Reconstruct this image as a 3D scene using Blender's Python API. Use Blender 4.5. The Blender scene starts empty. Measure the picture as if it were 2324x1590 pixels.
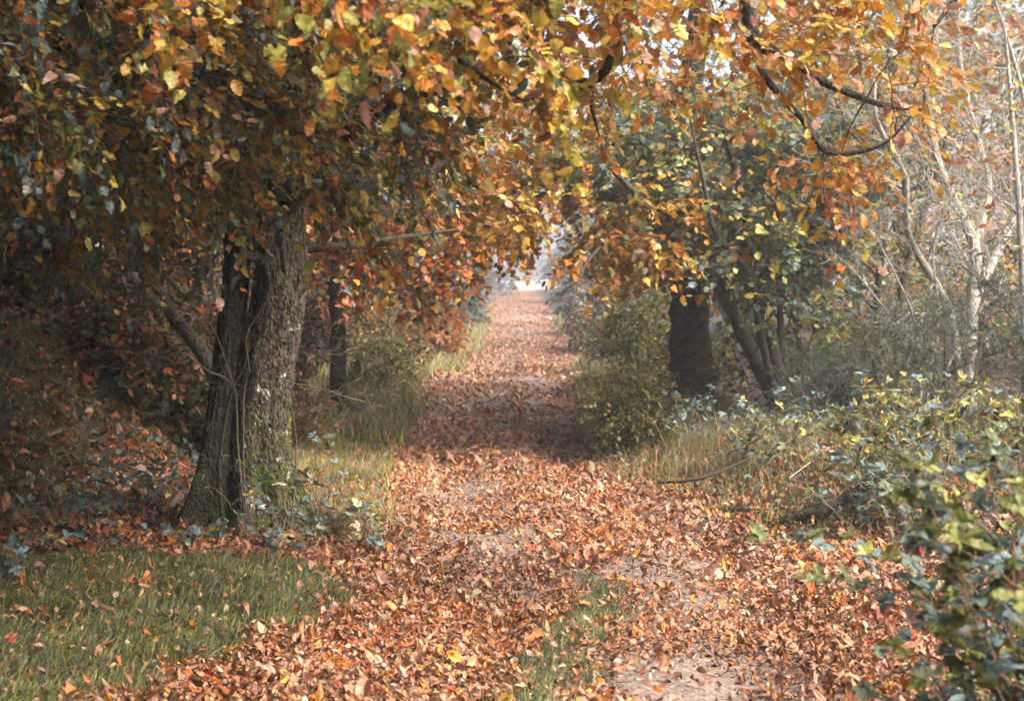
import bpy, math
import numpy as np
from mathutils import Vector, noise

C = bpy.context.scene.collection
RNG = np.random.default_rng
PI = math.pi
UP = np.array([0., 0., 1.])

# ------------------------------------------------------------------ camera maths
F = 3228.0
CAMZ = 1.6
PITCH = math.atan((795 - 640) / F)
fw = np.array([0, math.cos(PITCH), -math.sin(PITCH)])
uw = np.array([0, math.sin(PITCH), math.cos(PITCH)])

def pt(px, py, d):
    """the place seen at (px,py) of the 2324-wide photograph, d metres down the lane"""
    v = fw + np.array([1., 0, 0]) * (px - 1162) / F + uw * (795 - py) / F
    return np.array([0, 0, CAMZ]) + v * (d / v[1])

def pts(px, py, d):
    px = np.asarray(px, float); py = np.asarray(py, float); d = np.asarray(d, float)
    v = fw[None] + np.stack([(px - 1162) / F, 0 * px, 0 * px], 1) + uw[None] * ((795 - py) / F)[:, None]
    return np.array([0, 0, CAMZ])[None] + v * (d / v[:, 1])[:, None]

def unit(a):
    return a / np.maximum(np.linalg.norm(a, axis=-1, keepdims=True), 1e-9)

def sstep(t):
    t = np.clip(t, 0, 1); return t * t * (3 - 2 * t)

# ------------------------------------------------------------------ terrain
YL = np.array([0, 4, 5.4, 7.3, 9.2, 14.3, 21.5, 32, 64, 110, 300]); XL = np.array([-1.6, -1.4, -1.2, -.78, -.86, -1.26, -1.15, -.88, -1.0, -.5, 1])
YR = np.array([0, 4, 6, 8.5, 9.2, 11.7, 14.3, 21.5, 32, 64, 110, 300]); XR = np.array([1.7, 1.65, 1.8, 2.05, 1.6, 1.05, .78, 1.2, 1.66, 1.7, 1.8, 4])
def wob(y, p): return sstep((np.asarray(y, float) - 15) / 5) * (.17 * np.sin(y * .83 + p) + .10 * np.sin(y * 1.9 + 2 * p) + .05 * np.sin(y * 4.3 + p))
def xl(y): return np.interp(y, YL, XL) + wob(y, .4)
def xr(y): return np.interp(y, YR, XR) + wob(y, 2.6)

def H(x, y):
    x = np.asarray(x, float); y = np.asarray(y, float)
    z = 0.008 * np.clip(y - 34, 0, 95) + .0062 * np.clip(y - 136, 0, 165)
    z = z + .20 * np.exp(-((y - 20.5) / 2.6) ** 2) - .16 * np.exp(-((y - 14.0) / 2.2) ** 2) + .07 * np.exp(-((y - 33) / 3) ** 2)
    c = .5 * (xl(y) + xr(y)) + .1
    rut = np.exp(-((x - c - .62) / .22) ** 2) + np.exp(-((x - c + .62) / .22) ** 2)
    z = z - .06 * rut * (1 - sstep((y - 22) / 10)) + .03 * np.exp(-((x - c) / .3) ** 2)
    r = x - xr(y); l = xl(y) - x
    z = z + .26 * sstep(r / 1.1) + .25 * sstep((r - 1.2) / 3) + .06 * sstep(l / .8)
    z = z + 1.35 * sstep((-2.75 - x) / 1.5) * sstep((y - 9.3) / 1.8) + .9 * sstep((-5 - x) / 3) * sstep((y - 8) / 3)
    z = z + .025 * np.sin(x * 2.3 + y * .9) * np.sin(y * 1.7 - x) + .012 * np.sin(x * 6.1 - y * 2.2) * np.sin(y * 5.3 + x * 3)
    return z

# ------------------------------------------------------------------ mesh building
class Acc:
    def __init__(s):
        s.v = []; s.idx = []; s.tot = []; s.col = []; s.n = 0
    def add(s, v, faces, col=None, counts=None):
        """v (N,k,3) copies of a template with faces [(i..)], col (N,3) or (N,k,3)"""
        N, k = v.shape[:2]
        if N == 0: return
        off = (np.arange(N) * k + s.n)
        flat = np.concatenate([np.asarray(f) for f in faces]); tot = np.array([len(f) for f in faces])
        s.idx.append((off[:, None] + flat[None]).ravel()); s.tot.append(np.tile(tot, N))
        s.v.append(v.reshape(-1, 3)); s.n += N * k
        if col is None: col = np.ones((N, 3)) * .5
        if col.ndim == 2: col = np.repeat(col[:, None], k, 1)
        s.col.append(col.reshape(-1, 3))
    def build(s, name, mat, parent=None, smooth=False):
        me = bpy.data.meshes.new(name)
        v = np.concatenate(s.v).astype(np.float32); idx = np.concatenate(s.idx).astype(np.int32); tot = np.concatenate(s.tot).astype(np.int32)
        me.vertices.add(len(v)); me.vertices.foreach_set('co', v.ravel())
        me.loops.add(len(idx)); me.loops.foreach_set('vertex_index', idx)
        me.polygons.add(len(tot)); st = np.zeros(len(tot), np.int32); st[1:] = np.cumsum(tot)[:-1]
        me.polygons.foreach_set('loop_start', st)
        me.polygons.foreach_set('use_smooth', np.full(len(tot), smooth))
        me.update(calc_edges=True)
        at = me.color_attributes.new('tint', 'FLOAT_COLOR', 'POINT')
        c = np.concatenate([np.concatenate(s.col), np.ones((s.n, 1))], 1).astype(np.float32)
        at.data.foreach_set('color', c.ravel())
        me.materials.append(mat)
        o = bpy.data.objects.new(name, me); C.objects.link(o)
        if parent is not None:
            o.parent = parent
            o.matrix_parent_inverse = parent.matrix_basis.inverted()
        return o

def tag(o, label, cat, group=None, kind=None):
    if kind: o['kind'] = kind
    if label: o['label'] = label
    if cat: o['category'] = cat
    if group: o['group'] = group
    return o

def root(name, loc, label, cat, group=None):
    o = bpy.data.objects.new(name, None); C.objects.link(o); o.location = loc; o.empty_display_size = .2
    return tag(o, label, cat, group)

def tubes(acc, P, R, sides=5, rng=None, col=(.5, .5, .5), cap=True):
    """P (N,K,3) polylines, R (N,K) radii"""
    N, K = P.shape[:2]
    if N == 0: return
    T = np.gradient(P, axis=1); T = unit(T)
    m = unit(P[:, -1] - P[:, 0])
    ref = np.where(np.abs(m[:, 2:3]) < .8, np.array([[0, 0, 1.]]), np.array([[1., 0, 0]]))
    A = unit(np.cross(T, ref[:, None, :])); B = np.cross(T, A)
    a = np.arange(sides) * 2 * PI / sides
    V = P[:, :, None] + R[:, :, None, None] * (A[:, :, None] * np.cos(a)[None, None, :, None] + B[:, :, None] * np.sin(a)[None, None, :, None])
    V = V.reshape(N, K * sides, 3)
    faces = []
    for k in range(K - 1):
        for i in range(sides):
            j = (i + 1) % sides
            faces.append((k * sides + i, k * sides + j, (k + 1) * sides + j, (k + 1) * sides + i))
    if cap: faces.append(tuple((K - 1) * sides + i for i in range(sides)))
    acc.add(V, faces, np.tile(np.asarray(col, float)[None], (N, 1)))

def smoothline(p, n):
    """Catmull-Rom resample of a hand-laid polyline"""
    p = np.asarray(p, float); k = len(p)
    q = np.concatenate([[2 * p[0] - p[1]], p, [2 * p[-1] - p[-2]]])
    u = np.linspace(0, k - 1 - 1e-6, n); i = u.astype(int); t = (u - i)[:, None]
    a, b, c, d = q[i], q[i + 1], q[i + 2], q[i + 3]
    return .5 * (2 * b + (c - a) * t + (2 * a - 5 * b + 4 * c - d) * t ** 2 + (-a + 3 * b - 3 * c + d) * t ** 3)

def limb(acc, p, r, n=26, sides=10, seed=0, wob=.35):
    """a limb with uneven bark; returns its centre line"""
    L = smoothline(p, n); rr = np.interp(np.linspace(0, 1, n), np.linspace(0, 1, len(r)), r)
    g = RNG(seed); rr = rr * (1 + .08 * g.normal(size=n) * wob * 2)
    L[1:-1] += g.normal(size=(n - 2, 3)) * rr[1:-1, None] * .18 * wob
    tubes(acc, L[None], rr[None], sides)
    return L, rr

# ------------------------------------------------------------------ leaf shapes (u along, v across, s extra height)
def strip_leaf(us, ws, stalk=0):
    """midrib + two margins -> folded, curled leaf"""
    v = [(u, 0.) for u in us]; n = len(us)
    Lm = [(us[i], ws[i]) for i in range(1, n - 1)]; Rm = [(us[i], -ws[i]) for i in range(1, n - 1)]
    v += Lm + Rm; m = n - 2; f = []
    for base, flip in ((n, 0), (n + m, 1)):
        q = [(0, 1, base)]
        for i in range(m - 1): q.append((i + 1, i + 2, base + i + 1, base + i))
        q.append((n - 2, n - 1, base + m - 1))
        f += [tuple(reversed(x)) if flip else x for x in q]
    if stalk:
        k = len(v); v += [(0., .018), (0., -.018), (-stalk, 0.)]; f.append((k, k + 1, k + 2))
    return np.array(v), f
OVATE = strip_leaf([0, .14, .38, .66, .88, 1], [0, .20, .33, .29, .13, 0], .18)
ROUND = strip_leaf([0, .08, .3, .52, .72, .88, 1], [0, .22, .40, .41, .34, .18, 0], .25)
OAK = strip_leaf([0, .12, .22, .34, .44, .56, .66, .78, .88, 1], [0, .06, .15, .11, .25, .17, .30, .20, .17, 0], .08)
HORN = strip_leaf([0, .07, .16, .24, .36, .44, .56, .64, .76, .84, .93, 1], [0, .15, .27, .25, .35, .30, .34, .27, .26, .17, .12, 0], .22)
BEECH = strip_leaf([0, .14, .38, .66, .88, 1], [0, .18, .30, .27, .12, 0], .18)
MAPLE = strip_leaf([0, .05, .16, .30, .42, .55, .68, .80, 1], [0, .24, .44, .24, .50, .22, .26, .12, 0], .4)
SIMPLE = (np.array([(0, 0), (1, 0), (.3, .30), (.72, .26), (.3, -.30), (.72, -.26)], float), [(0, 1, 3, 2), (0, 4, 5, 1)])
DIAMOND = (np.array([(0, 0), (.5, .3), (1, 0), (.5, -.3)], float), [(0, 1, 2, 3)])

def leaves(acc, tmpl, pos, d, nrm, size, col, rng, fold=.35, curl=.25, wave=.06, wide=1.0):
    T, f = tmpl; N = len(pos)
    if N == 0: return
    d = unit(d); s = unit(np.cross(d, nrm)); n = np.cross(s, d)
    u = T[:, 0][None]; v = T[:, 1][None] * wide
    fo = rng.uniform(-.2, 1, (N, 1)) * fold; cu = rng.normal(0, 1, (N, 1)) * curl; tw = rng.normal(0, .5, (N, 1)) * curl
    w = -cu * u ** 2 + fo * np.abs(v) + tw * u * v * 2 + rng.normal(0, wave, (N, T.shape[0])) * (np.abs(v) > .03)
    V = pos[:, None] + size[:, None, None] * (u[..., None] * d[:, None] + v[..., None] * s[:, None] + w[..., None] * n[:, None])
    acc.add(V, f, col)

PAL = dict(
    yellow=(.72, .54, .09), gold=(.70, .37, .045), orange=(.63, .22, .03), rust=(.38, .115, .03), brown=(.20, .09, .04),
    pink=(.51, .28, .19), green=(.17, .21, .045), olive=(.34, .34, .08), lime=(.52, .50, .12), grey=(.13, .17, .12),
    teal=(.17, .25, .25), blue=(.24, .34, .36), dark=(.05, .065, .03), pale=(.62, .50, .30), red=(.42, .08, .03), tan=(.50, .245, .125), straw=(.50, .40, .24),  # teal puts the sky's sheen on glossy leaves into their colour
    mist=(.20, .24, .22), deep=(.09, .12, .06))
def palette(spec):
    names = list(spec); w = np.array([spec[n] for n in names], float)
    return np.array([PAL[n] for n in names]), w / w.sum()

def leafcols(rng, n, group_of, ngroups, spec, coher=.55):
    cols, w = palette(spec)
    g = rng.choice(len(w), ngroups, p=w); own = rng.choice(len(w), n, p=w)
    ix = np.where(rng.random(n) < coher, g[group_of], own)
    c = cols[ix] * rng.uniform(.72, 1.22, (n, 1)) * rng.uniform(.93, 1.07, (n, 3))
    mixw = rng.uniform(0, .3, (n, 1)); c = c * (1 - mixw) + cols[own] * mixw
    return np.clip(c * .66, 0, .8)

def inpoly(x, y, poly):
    r = np.zeros(len(x), bool); n = len(poly)
    for i in range(n):
        (x1, y1), (x2, y2) = poly[i], poly[(i + 1) % n]
        if y1 == y2: continue
        c = ((y1 > y) != (y2 > y)) & (x < (x2 - x1) * (y - y1) / (y2 - y1) + x1); r ^= c
    return r
def region(rng, poly, d0, d1, n, holes=()):
    P = np.array(poly, float); lo = P.min(0); hi = P.max(0); out = []
    while sum(len(o) for o in out) < n:
        q = rng.uniform(lo, hi, (n * 2, 2)); k = inpoly(q[:, 0], q[:, 1], poly)
        for (hx, hy, rx, ry) in holes: k &= (((q[:, 0] - hx) / rx) ** 2 + ((q[:, 1] - hy) / ry) ** 2) > rng.uniform(.5, 1.0, len(q))
        out.append(q[k])
    q = np.concatenate(out)[:n]
    return pts(q[:, 0], q[:, 1], rng.uniform(d0, d1, n))
def ellipsoid(rng, c, r, n, hollow=.0):
    d = unit(rng.normal(size=(n, 3))); t = rng.uniform(hollow, 1, (n, 1)) ** (1 / 2.2)
    return np.array(c)[None] + d * t * np.array(r)[None]

def grow(rng, skel, targets, wig=.08, K=6, rise=.12, thick=.011, rmax=.05, order=None):
    """join every target to the nearest wood already there"""
    n0 = len(skel[0]); nt = len(targets); nodes = np.zeros((n0 + nt * (K - 1), 3)); rad = np.zeros(len(nodes))
    nodes[:n0] = skel[0]; rad[:n0] = skel[1]; n = n0
    dmin = np.array([np.min(np.linalg.norm(skel[0] - t, axis=1)) for t in targets])
    P = np.zeros((nt, K, 3)); R = np.zeros((nt, K)); s = np.linspace(0, 1, K)[:, None]
    for q, i in enumerate(np.argsort(dmin + rng.uniform(0, .5, nt))):
        t = targets[i]; dd = np.linalg.norm(nodes[:n] - t, axis=1); j = int(np.argmin(dd)); p0 = nodes[j]; L = dd[j]
        mid = p0 + (t - p0) * .5 + UP * rise * L + rng.normal(size=3) * wig * L
        c = (1 - s) ** 2 * p0 + 2 * s * (1 - s) * mid + s * s * t
        c[1:-1] += rng.normal(size=(K - 2, 3)) * wig * L * .25
        r0 = min(rad[j] * .75, .0025 + thick * L, rmax); r = r0 * (1 - s[:, 0]) + .0016 * s[:, 0]
        P[q] = c; R[q] = r; nodes[n:n + K - 1] = c[1:]; rad[n:n + K - 1] = r[1:]; n += K - 1
    return P, R

def sprays(acc_w, acc_l, rng, P, spec, tmpl, per=5, tl=.35, nl=9, size=.07, bias=(0, 0, -.15), spread=.7, droop=.25, side=.9,
           updir=(0, 0, 1), fold=.35, curl=.25, coher=.55, wide=1.0, tw=.0016, jit=.5, t0=.35, wave=.05, keep=None):
    N, K = P.shape[:2]
    b = np.repeat(np.arange(N), per); t = rng.uniform(t0, 1, len(b)); t[::per] = 1.0
    f = t * (K - 1); i = np.minimum(f.astype(int), K - 2); fr = (f - i)[:, None]
    O = P[b, i] * (1 - fr) + P[b, i + 1] * fr; T = unit(P[b, i + 1] - P[b, i])
    if keep is not None:
        m = keep(O); b, O, T = b[m], O[m], T[m]
    M = len(b)
    if M == 0: return
    D = unit(T * .7 + unit(rng.normal(size=(M, 3))) * spread + np.array(bias)[None])
    Lt = tl * rng.uniform(.5, 1.3, M)
    s = np.linspace(0, 1, 4)[None, :, None]
    W = O[:, None] + D[:, None] * s * Lt[:, None, None] - UP[None, None] * droop * Lt[:, None, None] * s ** 2
    tubes(acc_w, W, np.tile(np.array([tw * 1.3, tw, tw * .8, tw * .5])[None], (M, 1)), 3, cap=False)
    # leaves along each twig
    k = np.tile(np.arange(nl), M); g = np.repeat(np.arange(M), nl)
    sj = (k + 1.0) / nl * .92 + .08 - rng.uniform(0, .06, len(k))
    pos = O[g] + D[g] * (sj * Lt[g])[:, None] - UP[None] * (droop * Lt[g] * sj ** 2)[:, None]
    Dn = unit(D[g] - UP[None] * (2 * droop * sj)[:, None])
    u0 = unit(np.array(updir)[None] + rng.normal(size=(M, 3)) * jit)[g]
    sd = unit(np.cross(Dn, u0)) * np.where(k % 2 == 0, 1, -1)[:, None] * side
    sd[k == nl - 1] *= .1
    ld = unit(Dn * .8 + sd + rng.normal(size=(len(k), 3)) * .25)
    nr = unit(u0 + rng.normal(size=(len(k), 3)) * .35)
    sz = size * rng.uniform(.6, 1.25, len(k))
    leaves(acc_l, tmpl, pos, ld, nr, sz, leafcols(rng, len(k), g, M, spec, coher), rng, fold, curl, wave, wide)

# ------------------------------------------------------------------ materials
def newmat(name):
    m = bpy.data.materials.new(name); m.use_nodes = True; nt = m.node_tree; nt.nodes.clear(); return m, nt
def nd(nt, t, **kw):
    n = nt.nodes.new(t)
    for k, v in kw.items():
        if k in n.inputs: n.inputs[k].default_value = v
        else: setattr(n, k, v)
    return n
def mapped(nt, scale=(1, 1, 1)):
    tc = nd(nt, 'ShaderNodeTexCoord'); mp = nd(nt, 'ShaderNodeMapping'); mp.inputs['Scale'].default_value = scale
    nt.links.new(tc.outputs['Object'], mp.inputs['Vector']); return mp.outputs['Vector']

def leaf_mat(name, trans=.35, rough=.42, spec=.5, mott=.35, mscale=55):
    m, nt = newmat(name); L = nt.links.new
    at = nd(nt, 'ShaderNodeAttribute', attribute_name='tint')
    no = nd(nt, 'ShaderNodeTexNoise'); no.inputs['Scale'].default_value = mscale; no.inputs['Detail'].default_value = 3
    L(mapped(nt), no.inputs['Vector'])
    mr = nd(nt, 'ShaderNodeMapRange'); mr.inputs[1].default_value = .35; mr.inputs[2].default_value = .7; mr.inputs[3].default_value = 1 + mott * .35; mr.inputs[4].default_value = 1 - mott
    L(no.outputs[0], mr.inputs[0])
    mx = nd(nt, 'ShaderNodeVectorMath', operation='SCALE'); L(at.outputs['Color'], mx.inputs[0]); L(mr.outputs[0], mx.inputs['Scale'])
    bs = nd(nt, 'ShaderNodeBsdfPrincipled'); bs.inputs['Roughness'].default_value = rough; bs.inputs['Specular IOR Level'].default_value = spec
    tr = nd(nt, 'ShaderNodeBsdfTranslucent'); L(mx.outputs[0], bs.inputs['Base Color'])
    L(mx.outputs[0], tr.inputs['Color'])
    ms = nd(nt, 'ShaderNodeMixShader'); ms.inputs[0].default_value = trans; L(bs.outputs[0], ms.inputs[1]); L(tr.outputs[0], ms.inputs[2])
    out = nd(nt, 'ShaderNodeOutputMaterial'); L(ms.outputs[0], out.inputs['Surface'])
    m['plant'] = 1
    return m

def bark_mat(name, dark, light, moss=0.0, lichen=0.0, bump=.6, scale=1.0, mosscol=(.09, .11, .02)):
    m, nt = newmat(name); L = nt.links.new
    v = mapped(nt, (20 * scale, 20 * scale, 11 * scale))
    no = nd(nt, 'ShaderNodeTexNoise'); no.inputs['Scale'].default_value = 1.6; no.inputs['Detail'].default_value = 7; no.inputs['Roughness'].default_value = .65; L(v, no.inputs['Vector'])
    vo = nd(nt, 'ShaderNodeTexVoronoi', feature='DISTANCE_TO_EDGE'); vo.inputs['Scale'].default_value = 1.9; L(v, vo.inputs['Vector'])
    cr = nd(nt, 'ShaderNodeMixRGB'); cr.inputs[1].default_value = (*dark, 1); cr.inputs[2].default_value = (*light, 1)
    mr = nd(nt, 'ShaderNodeMapRange'); mr.inputs[1].default_value = .36; mr.inputs[2].default_value = .68; L(no.outputs[0], mr.inputs[0]); L(mr.outputs[0], cr.inputs[0])
    col = cr.outputs[0]
    def layer(col, scale_, lo, hi, c, zfade=None, detail=5):
        n2 = nd(nt, 'ShaderNodeTexNoise'); n2.inputs['Scale'].default_value = scale_; n2.inputs['Detail'].default_value = detail; n2.inputs['Roughness'].default_value = .7
        L(mapped(nt), n2.inputs['Vector'])
        r2 = nd(nt, 'ShaderNodeMapRange'); r2.inputs[1].default_value = lo; r2.inputs[2].default_value = hi; L(n2.outputs[0], r2.inputs[0])
        fac = r2.outputs[0]
        if zfade:
            tc = nd(nt, 'ShaderNodeTexCoord'); sx = nd(nt, 'ShaderNodeSeparateXYZ'); L(tc.outputs['Object'], sx.inputs[0])
            r3 = nd(nt, 'ShaderNodeMapRange'); r3.inputs[1].default_value = zfade[0]; r3.inputs[2].default_value = zfade[1]; r3.inputs[3].default_value = 1; r3.inputs[4].default_value = zfade[2]
            L(sx.outputs[2], r3.inputs[0]); mu = nd(nt, 'ShaderNodeMath', operation='MULTIPLY'); L(fac, mu.inputs[0]); L(r3.outputs[0], mu.inputs[1]); fac = mu.outputs[0]
        mx = nd(nt, 'ShaderNodeMixRGB'); mx.inputs[2].default_value = (*c, 1); L(fac, mx.inputs[0]); L(col, mx.inputs[1]); return mx.outputs[0], fac
    if moss: col, _ = layer(col, 4.0, .62 - moss * .3, .74 - moss * .25, mosscol, (.35, 1.0, .12))
    if lichen: col, _ = layer(col, 5.5, .72 - lichen * .12, .74 - lichen * .12, (.55, .56, .52))
    ad = nd(nt, 'ShaderNodeMath', operation='MULTIPLY_ADD'); L(vo.outputs['Distance'], ad.inputs[0]); ad.inputs[1].default_value = 1.3; L(no.outputs[0], ad.inputs[2])
    bu = nd(nt, 'ShaderNodeBump'); bu.inputs['Strength'].default_value = bump; bu.inputs['Distance'].default_value = .045; L(ad.outputs[0], bu.inputs['Height'])
    bs = nd(nt, 'ShaderNodeBsdfPrincipled'); bs.inputs['Roughness'].default_value = .85; bs.inputs['Specular IOR Level'].default_value = .3
    L(col, bs.inputs['Base Color']); L(bu.outputs[0], bs.inputs['Normal'])
    out = nd(nt, 'ShaderNodeOutputMaterial'); L(bs.outputs[0], out.inputs['Surface'])
    return m

def soil_mat(name, a, b, c, bump=.5):
    m, nt = newmat(name); L = nt.links.new; v = mapped(nt)
    n1 = nd(nt, 'ShaderNodeTexNoise'); n1.inputs['Scale'].default_value = 2.2; n1.inputs['Detail'].default_value = 8; n1.inputs['Roughness'].default_value = .7; L(v, n1.inputs['Vector'])
    n2 = nd(nt, 'ShaderNodeTexNoise'); n2.inputs['Scale'].default_value = 38; n2.inputs['Detail'].default_value = 5; L(v, n2.inputs['Vector'])
    m1 = nd(nt, 'ShaderNodeMixRGB'); m1.inputs[1].default_value = (*a, 1); m1.inputs[2].default_value = (*b, 1)
    r1 = nd(nt, 'ShaderNodeMapRange'); r1.inputs[1].default_value = .38; r1.inputs[2].default_value = .62; L(n1.outputs[0], r1.inputs[0]); L(r1.outputs[0], m1.inputs[0])
    m2 = nd(nt, 'ShaderNodeMixRGB'); m2.inputs[2].default_value = (*c, 1); r2 = nd(nt, 'ShaderNodeMapRange'); r2.inputs[1].default_value = .52; r2.inputs[2].default_value = .66
    L(n2.outputs[0], r2.inputs[0]); L(r2.outputs[0], m2.inputs[0]); L(m1.outputs[0], m2.inputs[1])
    bu = nd(nt, 'ShaderNodeBump'); bu.inputs['Strength'].default_value = bump; bu.inputs['Distance'].default_value = .03; L(n2.outputs[0], bu.inputs['Height'])
    bs = nd(nt, 'ShaderNodeBsdfPrincipled'); bs.inputs['Roughness'].default_value = .8; bs.inputs['Specular IOR Level'].default_value = .3
    L(m2.outputs[0], bs.inputs['Base Color']); L(bu.outputs[0], bs.inputs['Normal'])
    out = nd(nt, 'ShaderNodeOutputMaterial'); L(bs.outputs[0], out.inputs['Surface'])
    return m

M_LEAF = leaf_mat('leaf_fresh', .38, .40, .5)
M_WAXY = leaf_mat('leaf_waxy', .28, .5, .38, .4)
M_LITTER = leaf_mat('leaf_litter', .12, .50, .45, .3, 70)
M_GRASS = leaf_mat('grass_blade', .30, .5, .35, .1, 20)
M_FAR = leaf_mat('leaf_far', .35, .6, .3, .2, 6)
M_NEEDLE = leaf_mat('needle', .15, .5, .4, .2, 9)
B_OAK = bark_mat('bark_old', (.022, .018, .013), (.22, .18, .13), moss=.5, lichen=.95, bump=1.0)
B_DARK = bark_mat('bark_dark', (.010, .008, .006), (.060, .050, .036), moss=.3, bump=.7)
B_HAZEL = bark_mat('bark_hazel', (.02, .016, .011), (.07, .06, .04), moss=.3, lichen=.2, bump=.4, scale=1.4)
B_PALE = bark_mat('bark_pale', (.13, .12, .10), (.46, .43, .38), lichen=.4, bump=.35, scale=1.5)
B_TWIG = bark_mat('bark_twig', (.025, .018, .012), (.07, .05, .034), bump=.2, scale=2)
B_DEAD = bark_mat('bark_dead', (.06, .05, .037), (.20, .175, .14), bump=.3, scale=2.5)
B_CANE = bark_mat('bark_cane', (.12, .07, .04), (.26, .19, .11), bump=.1, scale=3)
M_SOIL = soil_mat('forest_soil', (.020, .014, .009), (.038, .024, .014), (.06, .030, .015))
M_PATH = soil_mat('trodden_soil', (.10, .072, .056), (.17, .125, .10), (.24, .19, .155), .6)

# ------------------------------------------------------------------ world, sun, camera
sc = bpy.context.scene
SUN = unit(np.array([.60, -.44, .80])); el = math.asin(SUN[2]); az = math.atan2(SUN[0], SUN[1])
w = bpy.data.worlds.new("World"); sc.world = w; w.use_nodes = True
nt = w.node_tree; bg = nt.nodes['Background']; sky = nt.nodes.new('ShaderNodeTexSky'); sky.sky_type = 'NISHITA'
sky.sun_disc = False; sky.sun_elevation = el; sky.sun_rotation = az; sky.dust_density = 8; sky.air_density = 1.0; sky.ozone_density = .6
nt.links.new(sky.outputs[0], bg.inputs[0]); bg.inputs[1].default_value = .15
sd = bpy.data.lights.new('sun', 'SUN'); sd.energy = 1.5; sd.angle = math.radians(40); sd.color = (1, .975, .94)
so = bpy.data.objects.new('sun', sd); C.objects.link(so); so.rotation_euler = Vector(SUN).to_track_quat('Z', 'Y').to_euler()
cd = bpy.data.cameras.new('camera'); cd.lens = 50; cd.sensor_width = 36; cd.clip_end = 2000; cd.clip_start = .1
cd.dof.use_dof = True; cd.dof.focus_distance = 8.2; cd.dof.aperture_fstop = 3.5
co = bpy.data.objects.new('camera', cd); C.objects.link(co); co.location = (0, 0, CAMZ); co.rotation_euler = (PI / 2 - PITCH, 0, 0); sc.camera = co
sc.view_settings.view_transform = 'Standard'; sc.view_settings.look = 'None'; sc.view_settings.gamma = 1; sc.view_settings.exposure = 2.1
cy = sc.cycles; cy.max_bounces = 5; cy.diffuse_bounces = 2; cy.glossy_bounces = 2; cy.transmission_bounces = 3; cy.transparent_max_bounces = 4; cy.volume_bounces = 0
cy.use_denoising = True; cy.caustics_reflective = False; cy.caustics_refractive = False; cy.use_adaptive_sampling = True; cy.adaptive_threshold = .03

# ------------------------------------------------------------------ ground and path
def sheet(name, X, Y, Z, mat):
    a = Acc(); ny, nx = X.shape; V = np.stack([X, Y, Z], -1).reshape(1, -1, 3)
    i = (np.arange(ny - 1)[:, None] * nx + np.arange(nx - 1)[None]).ravel()
    q = np.stack([i, i + 1, i + nx + 1, i + nx], 1)
    a.v.append(V[0]); a.idx.append(q.ravel()); a.tot.append(np.full(len(q), 4)); a.col.append(np.full((len(V[0]), 3), .5)); a.n = len(V[0])
    o = a.build(name, mat, smooth=True); return o
gy = np.concatenate([np.arange(-12, 30, .12), 30 + np.cumsum(np.geomspace(.15, 25, 60))])
gx0 = np.concatenate([np.arange(0, 7, .12), 7 + np.cumsum(np.geomspace(.2, 25, 45))]); gx = np.concatenate([-gx0[:0:-1], gx0])
X, Y = np.meshgrid(gx, gy); tag(sheet('ground', X, Y, H(X, Y) - .02, M_SOIL), 'brown woodland floor and verges', None, kind='structure')
py_ = np.concatenate([np.arange(-2, 30, .10), 30 + np.cumsum(np.geomspace(.12, 3, 80))]); t = np.linspace(-.02, 1.02, 44)[None]
Y = np.repeat(py_[:, None], 44, 1); X = xl(Y) + (xr(Y) - xl(Y)) * t; X += np.where((t < 0) | (t > 1), 0, 0)
edge = np.minimum(t, 1 - t)[0]; Z = H(X, Y) + .012 - .06 * (1 - sstep(np.clip(edge, 0, 1) / .04))[None]
tag(sheet('path', X, Y, Z, M_PATH), 'straight earth track running away into the mist', None, kind='structure')

M_FIELD = soil_mat('pale_stubble', (.19, .15, .12), (.25, .20, .165), (.22, .19, .14), .3)  # added ground, brightness of the far opening put into its colour
fy = np.linspace(124, float(gy.max()) - 2, 60); fx = np.linspace(-60, 60, 50); X, Y = np.meshgrid(fx, fy)
tag(sheet('field', X, Y, H(X, Y) + .03, M_FIELD), 'pale open field beyond the end of the lane', None, kind='structure')
# ------------------------------------------------------------------ fallen leaves
def grassmask(x, y):
    y0 = 8.05 - .25 * sstep((x + 1.2) / .5)
    lim = np.interp(y, [3, 5.4, 5.9, 6.4, 6.9, 7.4, 8.0, 8.3], [-2.0, -1.42, -1.22, -.88, -.70, -.72, -1.0, -1.5])
    k = sstep((lim - x + .10 * np.sin(y * 9 + x * 7)) / .18) * sstep((y0 - y + .1 * np.sin(x * 8)) / .3)
    c = np.interp(y, [5.0, 5.5, 6, 6.6, 7.1, 7.6], [-.02, .10, .20, .36, .44, .42]); wd = np.interp(y, [5, 5.5, 6.2, 7, 7.5], [.22, .20, .16, .14, .03])
    s = np.exp(-((x - c + .05 * np.sin(y * 11)) / wd) ** 4) * (y < 7.6)
    return k, s
BARE = [(.80, 5.4, .50, .9, .96), (.80, 7.3, .34, 1.2, .80), (-.12, 8.8, .42, .6, .93), (-.38, 11.3, .34, 1.1, .93), (.02, 13.3, .35, 1.3, .6), (.55, 6.5, .3, .8, .5),
        (.25, 20.2, .9, .9, .85), (-.2, 17.5, .5, 2, .55), (-.1, 29, .5, 2.0, .7), (.3, 40, .9, 4, .75), (.2, 55, .8, 5, .8), (-.3, 24.5, .3, 1, .6)]
def bare(x, y):
    b = 0 * x
    for bx, by, rx, ry, s in BARE: b = np.maximum(b, s * np.exp(-(((x - bx + .12 * np.sin(y * 6) + .06 * np.sin(y * 17 + x * 9)) / rx) ** 2 + ((y - by) / ry) ** 2) ** 1.5))
    return b
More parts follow.
